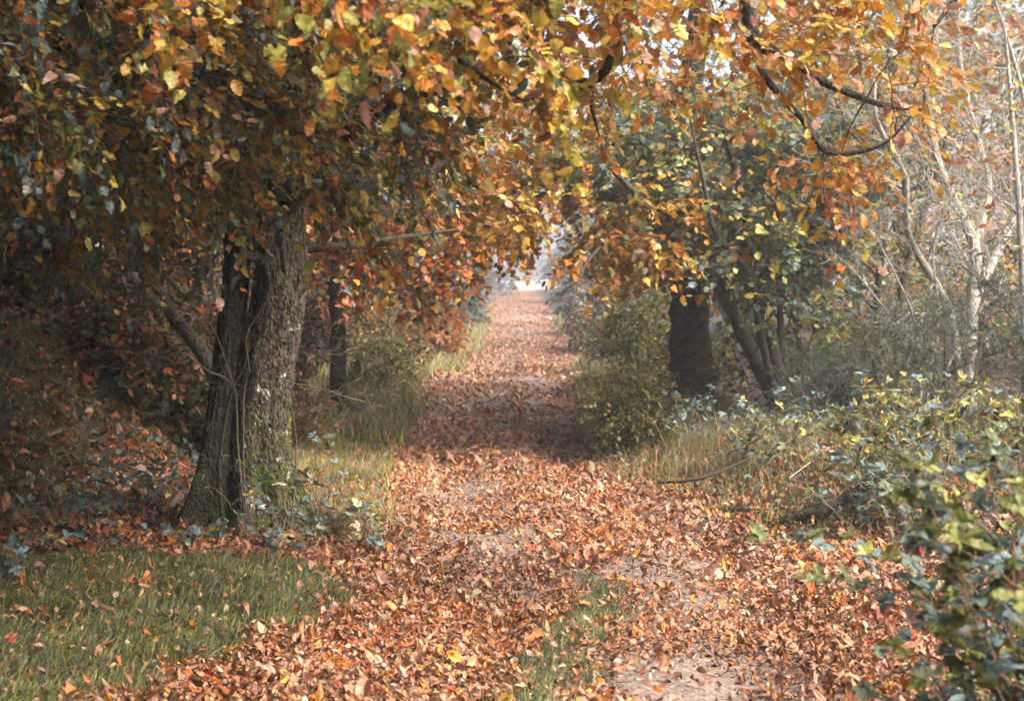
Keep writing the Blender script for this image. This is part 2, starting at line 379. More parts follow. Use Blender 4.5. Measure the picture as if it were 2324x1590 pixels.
def litter(rng, acc, x0, x1, y0, y1, per, tmpl, size, lift, spec, curl=.75, zone='all'):
    n = int((x1 - x0) * (y1 - y0) * per); x = rng.uniform(x0, x1, n); y = rng.uniform(y0, y1, n)
    k, s = grassmask(x, y); r = x - xr(y)
    clump = .55 + .45 * np.sin(x * 3.1 + np.sin(y * 2.3) * 2) * np.sin(y * 2.7 + np.sin(x * 1.9) * 2)
    p = (1 - bare(x, y)) * (1 - .94 * k) * (1 - .90 * s) * np.where(r > .25, .45, 1) * np.where((y > 14) & ((r > .1) | (xl(y) - x > .1)) & (x > -2.2), .12, 1) * np.where(clump < .25, .75, 1)
    m = rng.random(n) < p; x, y = x[m], y[m]; n = len(x)
    z = H(x, y) + .014 + rng.random(n) ** 1.6 * lift
    gk = k[m] + s[m]; z += .03 * gk
    nr = unit(np.stack([rng.normal(0, .45, n), rng.normal(0, .45, n) - .05, np.ones(n)], 1)); a = rng.uniform(0, 2 * PI, n)
    d = np.stack([np.cos(a), np.sin(a), 0 * a], 1); d = unit(d - nr * (d * nr).sum(1, keepdims=True))
    cell = (np.floor(x * 5) * 31 + np.floor(y * 5)).astype(int) % 997
    col = leafcols(rng, n, cell, 997, spec, .12) * (.88 + .22 * np.sin(x * 2.1 + np.sin(y * 1.3) * 2 + y * .7) * np.sin(y * 1.9 + np.sin(x * 2.7)))[:, None]
    size = size * np.exp(rng.normal(0, .22, n))
    leaves(acc, tmpl, np.stack([x, y, z], 1) - d * size[:, None] * .4, d, nr, size * rng.uniform(.5, 1.2, n), col, rng, 1.0, curl * .8, .09)
LIT = dict(tan=5, pink=3.0, rust=3.4, orange=1.5, brown=2.6, pale=.5, gold=.12, red=.45)
LIT_BRIGHT = dict(tan=4, pink=5, pale=2.2, rust=2, orange=1.2, brown=.6)  # light on the far track is put into these paler leaf colours
LIT_SHADED = dict(tan=.6, pink=.3, rust=2.4, orange=.3, brown=6, red=1.6, dark=3)  # shade of the wood is put into these darker leaf colours
g = RNG(11); a = Acc()
litter(g, a, -3.4, 2.6, 3.4, 9.5, 1500, SIMPLE, .020, .03, dict(brown=3, rust=2, tan=2, pale=.6, dark=1))
litter(g, a, -3.6, 2.6, 3.4, 7.2, 3200, BEECH, .035, .04, LIT)
litter(g, a, -3.2, 3.2, 7.2, 12.5, 1500, strip_leaf([0, .3, .7, 1], [0, .28, .25, 0]), .040, .035, LIT)
litter(g, a, -3.2, 3.0, 3.4, 9, 10, MAPLE, .075, .06, dict(orange=2, rust=2, tan=2, yellow=.6, red=1), .4)
litter(g, a, -2.2, 2.8, 12.5, 16, 760, SIMPLE, .054, .04, dict(tan=5, pink=4, pale=.9, rust=2.6, orange=1.6, brown=1.4))
litter(g, a, -2.2, 2.8, 16, 22, 760, SIMPLE, .056, .04, LIT_BRIGHT)
litter(g, a, -3.4, 2.6, 3.4, 10, 26, BEECH, .062, .06, dict(orange=2, rust=2, tan=3, gold=1, pale=1, brown=1))
litter(g, a, -1.9, 2.4, 22, 40, 480, SIMPLE, .060, .03, LIT_BRIGHT)
litter(g, a, -1.8, 2.4, 40, 128, 170, DIAMOND, .075, .03, LIT_BRIGHT)
tag(a.build('path_leaves', M_LITTER), 'carpet of curled tan and orange fallen leaves over the track', 'fallen leaves', kind='stuff')
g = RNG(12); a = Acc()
litter(g, a, -7.5, -2.2, 7.2, 13, 330, SIMPLE, .075, .05, LIT_SHADED)
litter(g, a, -9, -1.9, 13, 22, 130, SIMPLE, .09, .05, LIT_SHADED)
litter(g, a, 2.4, 6.5, 6, 16, 90, SIMPLE, .08, .05, LIT_SHADED)
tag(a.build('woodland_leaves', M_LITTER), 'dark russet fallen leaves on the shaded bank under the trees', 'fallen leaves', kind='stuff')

g = RNG(13); a = Acc(); n = 60000; x = g.uniform(-1.2, 2.0, n); y = g.uniform(4.2, 14, n); m = (g.random(n) < bare(x, y) ** 1.5 * .5 + .02) & (x > xl(y)) & (x < xr(y)); x, y = x[m], y[m]; n = len(x)
phi = (1 + 5 ** .5) / 2; OC = unit(np.array([(1, 0, 0), (-1, 0, 0), (0, 1, 0), (0, -1, 0), (0, 0, 1), (0, 0, -1)], float)); OF = [(0, 2, 4), (2, 1, 4), (1, 3, 4), (3, 0, 4), (2, 0, 5), (1, 2, 5), (3, 1, 5), (0, 3, 5)]
sz_ = np.exp(g.normal(-5.3, .5, n))[:, None, None]; th_ = g.uniform(0, 2 * PI, n); base_ = OC[None] * g.uniform(.6, 1.3, (n, 6, 3)) * np.array([1, 1, .6]); cs, sn = np.cos(th_)[:, None], np.sin(th_)[:, None]
V_ = np.stack([base_[..., 0] * cs - base_[..., 1] * sn, base_[..., 0] * sn + base_[..., 1] * cs, base_[..., 2]], -1) * sz_ + np.stack([x, y, H(x, y) + .014], 1)[:, None]
a.add(V_, OF, np.array([.20, .165, .14])[None] * g.uniform(.5, 1.5, (n, 1)))
tag(a.build('gravel', M_LITTER), 'small stones and crumbs on the worn bare patches of the track', 'gravel', kind='stuff')
# ------------------------------------------------------------------ grass
def blades(acc, rng, x, y, z, h, wdt, spec, lean=.5, comb=(0, 0), coher=.2, down=None):
    n = len(x); a = rng.uniform(0, 2 * PI, n); l = rng.uniform(.1, 1, n) * lean
    b = np.stack([np.cos(a) * l + comb[0], np.sin(a) * l + comb[1], 0 * a], 1); sdv = np.stack([-np.sin(a + .6), np.cos(a + .6), 0 * a], 1)
    o = np.stack([x, y, z], 1); hh = (h * rng.uniform(.45, 1.25, n))[:, None]; ww = (wdt * rng.uniform(.6, 1.3, n))[:, None]
    up = np.array([0, 0, 1.]) if down is None else down
    p = [o, o + hh * (up * .45 + b * .2), o + hh * (up * .8 + b * .65), o + hh * (up * .95 + b * 1.25)]
    V = np.stack([p[0] - sdv * ww, p[0] + sdv * ww, p[1] + sdv * ww * .9, p[1] - sdv * ww * .9, p[2] + sdv * ww * .6, p[2] - sdv * ww * .6, p[3]], 1)
    cell = (np.floor(x * 7) * 31 + np.floor(y * 7)).astype(int) % 997
    acc.add(V, [(0, 1, 2, 3), (3, 2, 4, 5), (5, 4, 6)], leafcols(rng, n, cell, 997, spec, coher))
GR = dict(green=3, olive=2.2, grey=2.6, lime=.25, straw=.5, deep=1.6, brown=.5)
g = RNG(21); a = Acc(); n = 150000; x = g.uniform(-3.9, -.6, n); y = g.uniform(4.3, 8.4, n); k, s = grassmask(x, y); cl = .6 + .4 * np.sin(x * 5 + np.sin(y * 4)) * np.sin(y * 6 + x)
m = g.random(n) < k * cl; blades(a, g, x[m], y[m], H(x[m], y[m]), (.045 + .045 * (.5 + .5 * np.sin(x * 7 + np.sin(y * 6) * 2) * np.sin(y * 8 + np.sin(x * 5) * 2)))[m], .0021, GR, 1.4, (.15, -.1))
tag(a.build('grass', M_GRASS), 'short tufted green grass strewn with leaves at lower left', 'grass', kind='stuff')
g = RNG(22); a = Acc(); n = 45000; x = g.uniform(-.5, .9, n); y = g.uniform(4.6, 7.7, n); k, s = grassmask(x, y); m = g.random(n) < s
blades(a, g, x[m], y[m], H(x[m], y[m]), .055, .0020, GR, 1.2)
tag(a.build('grass', M_GRASS), 'narrow grass strip growing in the middle of the track', 'grass', kind='stuff')
g = RNG(23); a = Acc(); n = 15000; x = g.uniform(.7, 4.6, n); y = g.uniform(8.6, 15, n); m = (x > xr(y) - .05 + .15 * np.sin(y * 5)); x, y = x[m], y[m]
blades(a, g, x, y, H(x, y), .11, .0026, dict(olive=3, straw=.7, lime=.9, grey=2, green=3, deep=2), 1.3, (-.2, -.1))
n = 26000; y = 15 + 40 * g.random(n) ** 1.4; x = np.where(g.random(n) < .5, xr(y) + g.uniform(-.1, 1.5, n), xl(y) - g.uniform(-.1, 1.4, n))
blades(a, g, x, y, H(x, y), .26, .007, dict(olive=3, straw=2, lime=1, grey=2, tan=1), .9)
n = 5000; y = g.uniform(9.6, 15, n); x = xl(y) - g.uniform(-.05, .9, n)
blades(a, g, x, y, H(x, y), .12, .003, dict(olive=2, straw=.8, green=2, grey=1, tan=.5), 1.2)
tag(a.build('grass', M_GRASS), 'rough olive and straw grass growing along both track verges', 'grass', kind='stuff')
# moss and grass hanging down the bank
g = RNG(24); a = Acc(); n = 60000; x = g.uniform(-7.5, -2.7, n); y = g.uniform(9.2, 13.5, n)
cl = np.sin(x * 3.3 + np.sin(y * 2) * 1.5) * np.sin(y * 2.4 + x * 1.2); m = cl > -.25; x, y = x[m], y[m]
blades(a, g, x, y, H(x, y) + .04, .075, .0035, dict(olive=2.4, green=3, deep=4, lime=.2, brown=.9), 1.1, (.12, -.3), down=np.array([.08, -.12, -.45]))
tag(a.build('bank_moss', M_GRASS), 'trailing olive moss and grass hanging down the shaded left bank', 'moss', kind='stuff')

# ------------------------------------------------------------------ the twin-trunked tree by the track
def fat_trunk(path, rad, flare, seed, n=150, sides=72, ridge=.03, lobes=5):
    L = smoothline(path, n); rr = np.interp(np.linspace(0, 1, n), np.linspace(0, 1, len(rad)), rad); T = unit(np.gradient(L, axis=0))
    A = unit(np.cross(T, np.array([0, 1., 0]))); B = np.cross(T, A); V = np.zeros((n, sides, 3)); z0 = L[0][2]
    for i in range(n):
        for j in range(sides):
            th = 2 * PI * j / sides; h = L[i][2] - z0
            cx, sx = math.cos(th), math.sin(th)
            fl = flare * math.exp(-max(h, 0) / .30) * (1 + .6 * math.sin(lobes * th + seed + .8 * noise.noise(Vector((cx, sx, seed)))))
            r = rr[i] * (1 + fl)
            q = Vector((cx * 2.2, sx * 2.2, h * .9 + seed)); big = noise.noise(q) * .10
            q2 = Vector((cx * 6 + .35 * math.sin(h * 5), sx * 6, h * 3.4 + seed * 3)); rd = abs(noise.noise(q2)) * ridge * 2.6
            q3 = Vector((cx * 19, sx * 19, h * 14 + seed)); fine = noise.noise(q3) * ridge * 1.0
            r = r * (1 + big) - rd * .35 + fine * .3
            V[i, j] = L[i] + A[i] * cx * r + B[i] * sx * r
    ac = Acc(); faces = [(i * sides + j, i * sides + (j + 1) % sides, (i + 1) * sides + (j + 1) % sides, (i + 1) * sides + j) for i in range(n - 1) for j in range(sides)]
    ac.add(V.reshape(1, -1, 3), faces); ac.V = V; return ac, L, rr

D0 = 8.9
def line(pl, d):
    return [pt(px, py, (d if np.isscalar(d) else d[i])) for i, (px, py) in enumerate(pl)]
R1 = root('twin_trunk_tree', tuple(pt(590, 1215, D0)), 'old mossy tree with two fused trunks and white lichen patches, left of the track', 'tree')
main = line([(600, 1235), (592, 1150), (586, 1040), (590, 940), (606, 830), (628, 720), (640, 620), (634, 520), (628, 400), (640, 200), (660, -60), (690, -400)], D0)
ac, ML, MR = fat_trunk(main, [.235, .20, .185, .18, .175, .165, .165, .17, .165, .15, .12, .08], .95, 1.3, n=230, sides=96, ridge=.036)
ac.build('trunk', B_OAK, R1, True)
g = RNG(44); mo = Acc(); n_ = 70000; vi = g.integers(0, 150, n_); vj = g.integers(0, 96, n_); VP = ac.V[vi, vj] + g.normal(0, .006, (n_, 3)); VN = unit(VP - ML[vi])
k_ = (VN[:, 0] - .25 * VN[:, 1] > .05) & (g.random(n_) < np.clip(1.5 - (VP[:, 2] - .0) * 1.35, 0, 1) * (.45 + .55 * np.sin(VP[:, 2] * 23 + VP[:, 1] * 31) * np.sin(VP[:, 0] * 37)).clip(.1, 1))
VP, VN = VP[k_], VN[k_]; leaves(mo, DIAMOND, VP, VN * .7 + g.normal(size=VN.shape) * .7, g.normal(size=VN.shape), g.uniform(.007, .019, len(VP)), leafcols(g, len(VP), np.arange(len(VP)), len(VP), dict(olive=4, green=3, deep=2, lime=1.2)), g, .3, .3, .05)
mo.build('moss', M_NEEDLE, R1)
left = line([(452, 1240), (474, 1120), (492, 990), (510, 850), (528, 720), (538, 600), (535, 480), (500, 300), (430, 60), (380, -200)], [8.8, 8.8, 8.8, 8.85, 8.9, 8.95, 9, 9, 9, 8.8])
ac, LL, LR = fat_trunk(left, [.10, .088, .085, .085, .085, .085, .085, .075, .06, .04], 1.5, 4.1, n=150, sides=56, ridge=.024, lobes=4)
so2 = ac.build('stem', B_DARK, R1, True); so2['label'] = 'dark slimmer left stem'  # stem on the unlit side, its shade put into darker bark
wa = Acc(); S = [ML, LL]; SR = [MR, LR]
for i, (p, r) in enumerate([
    ([pt(640, 480, 8.9), pt(760, 330, 8.0), pt(900, 230, 7.0), pt(1030, 200, 6.2)], [.075, .05, .03, .012]),
    ([pt(630, 430, 8.9), pt(540, 250, 7.8), pt(420, 130, 6.6), pt(300, 60, 5.6)], [.08, .05, .03, .012]),
    ([pt(640, 560, 8.9), pt(760, 560, 9.0), pt(900, 540, 9.2), pt(1040, 520, 9.4)], [.05, .03, .018, .008]),
    ([pt(640, 380, 8.9), pt(800, 180, 9.6), pt(980, 60, 10.4), pt(1150, 20, 11)], [.08, .06, .035, .015]),
    ([pt(530, 460, 9.0), pt(380, 400, 8.6), pt(220, 350, 8.2), pt(40, 330, 7.8)], [.05, .035, .02, .01]),
    ([pt(535, 400, 9.0), pt(330, 200, 10), pt(120, 60, 11), pt(-150, -60, 11.5)], [.06, .045, .03, .015]),
    ([pt(640, 300, 8.9), pt(700, 60, 7.4), pt(720, -120, 6.0), pt(780, -150, 4.8)], [.08, .05, .035, .015]),
    ([pt(620, 300, 8.9), pt(300, -150, 7.0), pt(0, -300, 5.5), pt(-300, -350, 4.5)], [.08, .06, .04, .02])]):
    l, r_ = limb(wa, p, r, seed=40 + i); S.append(l); SR.append(r_)
g = RNG(41); skel = (np.concatenate(S), np.concatenate(SR)); up_ = skel[0][:, 2] > 1.9; skel = (skel[0][up_], skel[1][up_])
tA = region(g, [(-350, -300), (1120, -300), (1060, 150), (960, 330), (890, 450), (830, 520), (760, 490), (690, 440), (600, 420), (480, 440), (330, 410), (150, 380), (-350, 320)], 5.6, 9.2, 430)
tA = np.concatenate([tA, region(g, [(200, -250), (960, -250), (930, 250), (820, 430), (640, 400), (200, 380)], 9.2, 11.6, 150)])  # extra depth of crown added to keep sun off the left bank
tB = region(g, [(-350, 100), (480, 100), (520, 560), (300, 600), (-350, 560)], 8.5, 10.8, 110)
tC = np.stack([g.uniform(-8, .6, 330), g.uniform(3.0, 13, 330), g.uniform(3.6, 5.4, 330)], 1); tC = tC[(tC[:, 0] < -.1 - .25 * (9 - tC[:, 1]).clip(0))]  # unseen high boughs added to darken the wood on the left
PA, RA = grow(g, skel, np.concatenate([tA, tB, tC]))
nA = len(PA)
tubes(wa, PA, RA, 5)
la = Acc()
inview = lambda P_: (P_[:, 2] < 1.6 + P_[:, 1] * .215 + .15) & (P_[:, 0] > -P_[:, 1] * .40 - .3)
BC = dict(yellow=3.0, gold=2.0, olive=2.8, green=2.4, teal=2.8, pink=1.3, orange=1.8, rust=2.0, grey=1.6, blue=1.6, lime=.8, deep=1)
sprays(wa, la, g, PA, BC, HORN, per=9, tl=.36, nl=8, size=.055, bias=(.75, -.15, -.45), spread=.6, side=.55, droop=.2, keep=inview, jit=.7, wide=.9, tw=.0024, coher=.78, fold=.6, curl=.4)
sprays(wa, la, g, PA, BC, SIMPLE, per=5, tl=.45, nl=9, size=.10, bias=(.2, 0, -.1), keep=lambda q: ~inview(q))
wa.build('branch', B_TWIG, R1); la.build('crown', M_LEAF, R1)

# ------------------------------------------------------------------ generic trees
def tree(name, label, base, limbs, targets, spec, tmpl, seed, bark, per=5, nl=8, size=.07, tl=.35, mat=None, group=None, cat='tree', minz=1.0, wood=('trunk', 'crown'), sides=10, grow_kw={}, **kw):
    r = root(name, tuple(base), label, cat, group); g = RNG(seed); wa = Acc(); S = []; SR = []
    for i, (p, rad) in enumerate(limbs):
        l, r_ = limb(wa, p, rad, seed=seed * 10 + i, sides=sides); S.append(l); SR.append(r_)
    sk = np.concatenate(S); sr = np.concatenate(SR); m = sk[:, 2] > minz
    if m.sum() < 3: m[:] = True
    P_, R_ = grow(g, (sk[m], sr[m]), targets, **grow_kw); tubes(wa, P_, R_, 4)
    la = Acc(); sprays(wa, la, g, P_, spec, tmpl, per=per, nl=nl, size=size, tl=tl, **kw)
    wa.build(wood[0], bark, r, True); la.build(wood[1], mat or M_LEAF, r)
    return r

# oak overhanging from the left of the camera: large near leaves at top centre
g = RNG(51)
tg = np.concatenate([region(g, [(640, -250), (900, -250), (930, 30), (880, 190), (740, 150), (660, 40)], 4.0, 5.0, 10), region(g, [(900, -200), (1480, -200), (1430, 60), (1330, 230), (1180, 230), (1000, 90)], 4.8, 6.5, 46),
                     region(g, [(100, -300), (700, -300), (600, 30), (300, 120)], 4.8, 6, 16)])
tree('oak_tree', 'oak arching overhead from beside the camera, large orange leaves hanging at top centre', (-3.4, 2.2, H(-3.4, 2.2)),
     [([(-3.4, 2.2, 0), (-3.3, 2.4, 1.8), (-2.7, 2.9, 3.3), (-1.6, 3.7, 3.7), (-.5, 4.6, 3.4)], [.22, .17, .12, .07, .04]),
      ([(-1.6, 3.7, 3.7), pt(900, -120, 5.0), pt(920, 20, 5.2), pt(1010, 110, 5.4), pt(1120, 190, 5.6), pt(1190, 230, 5.8)], [.05, .022, .016, .012, .008, .004]),
      ([(-.5, 4.6, 3.4), pt(1400, -150, 5.4), pt(1425, 10, 5.6), pt(1395, 120, 5.7), pt(1340, 185, 5.8), pt(1230, 150, 5.8)], [.04, .028, .022, .020, .016, .006]),
      ([pt(1340, 185, 5.8), pt(1345, 250, 5.85), pt(1360, 310, 5.9)], [.014, .010, .003])], tg,
     dict(orange=2.4, gold=3, rust=1.4, pink=1.2, yellow=2.6, olive=2, teal=.8, lime=1), HORN, 52, B_DARK, per=6, nl=7, size=.062, tl=.28, minz=2.0, bias=(.3, -.1, -.35), curl=.35, droop=.3)

# oak on the right: the dark crooked bough and lobed leaves at top right
g = RNG(53)
tg = np.concatenate([region(g, [(1430, -260), (2180, -260), (2110, 40), (2130, 290), (2010, 270), (1930, 130), (1750, 120), (1620, 210), (1480, 150)], 5.4, 7.2, 100),
                     region(g, [(1180, 60), (1500, 60), (1560, 250), (1400, 260), (1200, 240)], 6, 7.5, 17), region(g, [(1600, 150), (1950, 330), (1900, 480), (1650, 260)], 5.8, 6.6, 12)])
tree('oak_tree', 'oak with a dark crooked bough and lobed orange leaves, top right', (4.3, 4.5, H(4.3, 4.5)),
     [([(4.3, 4.5, .2), (4.1, 4.7, 2.2), (3.4, 5.2, 3.8), (2.3, 5.8, 3.9), pt(1660, -160, 6.0)], [.24, .19, .12, .07, .045]),
      ([pt(1660, -160, 6.0), pt(1700, 40, 6.0), pt(1720, 100, 6.0), pt(1790, 130, 6.0), pt(1870, 185, 6.1), pt(1990, 235, 6.2), pt(2100, 250, 6.3)], [.045, .032, .027, .023, .020, .014, .005]),
      ([pt(1715, 110, 6.0), pt(1740, 180, 5.95), pt(1820, 270, 5.9), pt(1880, 345, 5.9), pt(2000, 330, 5.9), pt(2080, 250, 5.9)], [.018, .015, .013, .011, .007, .003]),
      ([(3.4, 5.2, 3.8), (2.6, 6.0, 3.3), pt(2230, -60, 6.6), pt(2120, 60, 6.6)], [.07, .04, .02, .008])], tg,
     dict(orange=4, gold=4, pink=2.0, yellow=2.2, rust=1.2, pale=.7), OAK, 54, B_DARK, per=4, nl=5, size=.070, tl=.26, minz=2.2, bias=(.35, 0, -.25), curl=.3, wave=.03, droop=.15)

for i, (x, y, h, r) in enumerate([(-4.0, .6, 5, 1.6), (-4.6, 3.8, 5.4, 1.7), (-3.4, -3.0, 5, 1.8), (-6.8, 8.2, 5, 1.6), (-.8, -6, 5.5, 2.0), (2.6, -6, 5.5, 2.0), (5.4, -2.5, 5, 1.9)]):  # unseen trees added to block low light from behind and beside the camera
    g = RNG(180 + i); z = float(H(x, y)); tt = ellipsoid(g, (x, y, z + h * .5), (r, r * 1.3, h * .48), 200); tt = tt[(np.abs(tt[:, 0]) > .40 * tt[:, 1] + .55) | (tt[:, 1] < -.3)]
    tree('beech_tree', ['low-branched tree left of the camera outside the view', 'low-branched tree at the left end of the grass outside the view', 'low-branched tree behind the camera', 'low-branched tree left of the mossy bank', 'low-branched tree on the lane line well behind the camera', 'low-branched tree behind the camera to its right', 'low-branched tree beside the camera on the right, out of view'][i], (x, y, z),
         [([(x, y, z - .1), (x + .1, y, z + 1.4), (x - .1, y, z + h * .6), (x, y, z + h * .9)], [.14, .12, .09, .03])], tt, dict(dark=2, brown=2, green=2, gold=.6), SIMPLE, 190 + i, B_DARK, per=8, nl=9, size=.13, tl=.55, mat=M_FAR, minz=z + .4, group='low-branched trees around the viewpoint', sides=8)
# unseen trees added beyond the edges, their high boughs shading the near lane
for i, (x, y, cx, cy, rx, ry, zc, rz, n, lab) in enumerate([
                                   (-4.6, -1.0, -1.5, .5, 3.6, 4.2, 5.8, 1.4, 260, 'tall tree behind the camera on the left side of the lane'), (-4.8, 5.5, -3.2, 8.6, 3.2, 4.6, 6.0, 1.3, 520, 'tall tree left of the grass patch, crown above the view')]):
    g = RNG(160 + i); z = float(H(x, y)); tt = ellipsoid(g, (cx, cy, zc), (rx, ry, rz), n); tt = tt[tt[:, 2] > CAMZ + .5 + .225 * np.maximum(tt[:, 1], 0)]
    tree('beech_tree', lab, (x, y, z), [([(x, y, z - .1), (x * .98, y, z + 2.4), ((x + cx) / 2, (y + cy) / 2, zc - 1.2), (cx, cy, zc)], [.2, .17, .12, .05])], tt, dict(green=2, gold=2, olive=2, orange=1, brown=1), SIMPLE, 170 + i, B_DARK,
         per=7, nl=9, size=.125, tl=.55, mat=M_FAR, minz=z + 2.6, group='tall trees roofing the near lane', sides=8, spread=.9)

# dark trunk right of the track with golden leaves arching over it
g = RNG(55)
tg = np.concatenate([region(g, [(900, 400), (1180, 380), (1450, 400), (1700, 500), (1680, 620), (1600, 650), (1480, 610), (1380, 610), (1270, 580), (1150, 580), (1060, 590), (940, 560)], 12.5, 19, 210, holes=[(1290, 525, 75, 60), (1370, 420, 60, 30)]),
                     region(g, [(900, 100), (1500, 150), (1600, 420), (1200, 420), (900, 420)], 13, 17, 60), region(g, [(1020, 80), (1330, 150), (1280, 440), (1040, 470)], 13, 18, 55)])
tree('lime_tree', 'thick dark trunk right of the track with golden and orange leaves arching over it', pt(1567, 880, 15.5),
     [([pt(1572, 915, 15.5), pt(1568, 800, 15.5), pt(1562, 700, 15.5), pt(1568, 600, 15.5), pt(1560, 450, 15.5), pt(1570, 200, 15.3), pt(1600, -60, 15)], [.27, .23, .21, .21, .18, .14, .1]),
      ([pt(1560, 560, 15.5), pt(1450, 470, 14.5), pt(1300, 440, 13.8), pt(1120, 450, 13.2)], [.10, .06, .04, .015]),
      ([pt(1562, 480, 15.5), pt(1400, 340, 15), pt(1200, 280, 14.8), pt(1000, 300, 14.5)], [.11, .07, .04, .015]),
      ([pt(1400, 520, 14), pt(1330, 600, 12), pt(1300, 690, 11), pt(1280, 740, 10.8), pt(1250, 790, 10.8)], [.02, .01, .005, .004, .002])], tg,
     dict(gold=4, yellow=1.4, orange=3.6, olive=.8, rust=.9, green=.6, pale=.6), MAPLE, 56, B_DARK, per=6, nl=7, size=.078, tl=.36, minz=1.6, bias=(-.2, -.1, -.3), spread=.9, droop=.3)

# hazel clump with leaning stems
g = RNG(57)
tg = region(g, [(1230, 240), (1500, 180), (1980, 250), (2000, 520), (1900, 600), (1700, 620), (1600, 560), (1450, 480), (1400, 420), (1260, 420)], 13.0, 16.5, 380, holes=[(1680, 380, 50, 35), (1290, 520, 60, 50)]); tg = np.concatenate([tg, region(g, [(1350, 380), (1900, 400), (1980, 700), (1800, 760), (1640, 700), (1480, 600)], 12.4, 15, 45)])
hb = pt(1775, 900, 14)
tree('hazel_tree', 'many-stemmed hazel leaning left over the right verge with grey green leaves', hb,
     [([pt(1765, 915, 14), pt(1700, 785, 13.9), pt(1625, 645, 13.7), pt(1540, 550, 13.4), pt(1450, 450, 13.0), pt(1390, 385, 12.6)], [.085, .07, .06, .05, .04, .02]),
      ([pt(1785, 905, 14), pt(1742, 745, 14), pt(1690, 570, 13.8), pt(1682, 440, 13.7), pt(1640, 290, 13.5)], [.075, .06, .05, .035, .015]),
      ([pt(1800, 900, 14.2), pt(1850, 765, 14.4), pt(1882, 600, 14.5), pt(1872, 470, 14.5), pt(1900, 300, 14.4)], [.05, .042, .035, .025, .012]),
      ([pt(1755, 890, 14), pt(1722, 735, 13.5), pt(1702, 625, 13.2), pt(1625, 530, 13), pt(1598, 420, 12.8), pt(1560, 240, 12.6)], [.045, .037, .032, .026, .02, .008]),
      ([pt(1790, 905, 14.2), pt(1770, 640, 14.6), pt(1830, 420, 14.8), pt(1850, 240, 15)], [.042, .032, .02, .008])], tg,
     dict(grey=5.0, olive=2.8, green=1.4, teal=1.4, yellow=.6, lime=.5, gold=.5, orange=.35), ROUND, 58, B_HAZEL, per=8, nl=7, size=.070, tl=.36, minz=1.2, spread=.9, droop=.25)

# slim trunk behind the twin tree, and the leaning one
g = RNG(59)
tree('beech_tree', 'slim dark trunk just right of the twin-trunked tree', pt(800, 955, 16),
     [([pt(812, 985, 15.8), pt(790, 930, 15.9), pt(768, 870, 16), pt(768, 760, 16), pt(764, 660, 16), pt(775, 520, 16), pt(800, 300, 16)], [.15, .12, .095, .09, .085, .08, .05]),
      ([pt(766, 640, 16), pt(860, 560, 15), pt(1000, 540, 14)], [.04, .025, .008])],
     np.concatenate([region(g, [(640, 380), (1100, 380), (1070, 640), (980, 690), (850, 650), (700, 620)], 12.5, 17.5, 170)]),
     dict(rust=3, brown=2, orange=2, gold=1.6, teal=1, olive=1, red=.8), ROUND, 60, B_DARK, per=5, nl=7, size=.075, minz=1.4, bias=(.3, -.1, -.3))
g = RNG(61)
tree('beech_tree', 'leaning trunk slanting up to the left behind the twin-trunked tree', pt(500, 870, 11.5),
     [([pt(510, 890, 11.4), pt(470, 820, 11.5), pt(430, 760, 11.6), pt(380, 700, 11.8), pt(330, 600, 12), pt(250, 450, 12)], [.075, .065, .058, .05, .045, .03])],
     region(g, [(-200, 250), (560, 250), (560, 640), (350, 660), (-200, 660)], 10.8, 13.5, 120),
     dict(brown=3, rust=1.4, dark=4, deep=2, gold=.15), ROUND, 62, B_DARK, per=4, nl=5, size=.07, minz=1.5, bias=(.3, -.1, -.3), spread=.9)

# thick wood on the bank, left
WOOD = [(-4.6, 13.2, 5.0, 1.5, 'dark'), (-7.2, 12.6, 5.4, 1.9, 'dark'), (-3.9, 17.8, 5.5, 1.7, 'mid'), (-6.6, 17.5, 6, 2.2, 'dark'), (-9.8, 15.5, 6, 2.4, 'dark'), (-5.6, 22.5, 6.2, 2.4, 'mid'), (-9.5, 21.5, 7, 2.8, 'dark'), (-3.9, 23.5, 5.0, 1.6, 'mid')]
WL = ['dark low-branched tree on the bank directly behind the twin trunks', 'dark thicket tree filling the shade at the left edge', 'russet tree behind the slim dark trunk', 'shaded tree deep in the wood behind the bank', 'deep-shaded tree at far left of the wood', 'brown-leaved tree further back in the left wood', 'tall dark tree closing the back of the left wood', 'russet tree whose boughs hang by the left verge']
for i, (x, y, h, r, kd) in enumerate(WOOD):
    g = RNG(100 + i); z = float(H(x, y)); sp = dict(dark=8, brown=3, rust=.4, deep=3) if kd == 'dark' else dict(rust=3, brown=3, orange=1.2, deep=1.2, teal=.5)  # gloom of the wood is put into the dark kind's leaf colours
    tt = ellipsoid(g, (x, y, z + h * .55), (r, r * .9, h * .50), 150)
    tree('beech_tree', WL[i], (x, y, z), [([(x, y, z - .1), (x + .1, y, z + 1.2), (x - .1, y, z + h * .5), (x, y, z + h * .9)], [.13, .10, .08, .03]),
         ([(x, y, z + .9), (x + r * .4, y - r * .3, z + 1.6), (x + r * .8, y - r * .5, z + 2)], [.04, .03, .01])], tt, sp, SIMPLE, 120 + i, B_DARK, per=10, nl=8, size=.125, tl=.5, mat=M_FAR, minz=z + .3, group='trees of the wood on the left bank', sides=8)
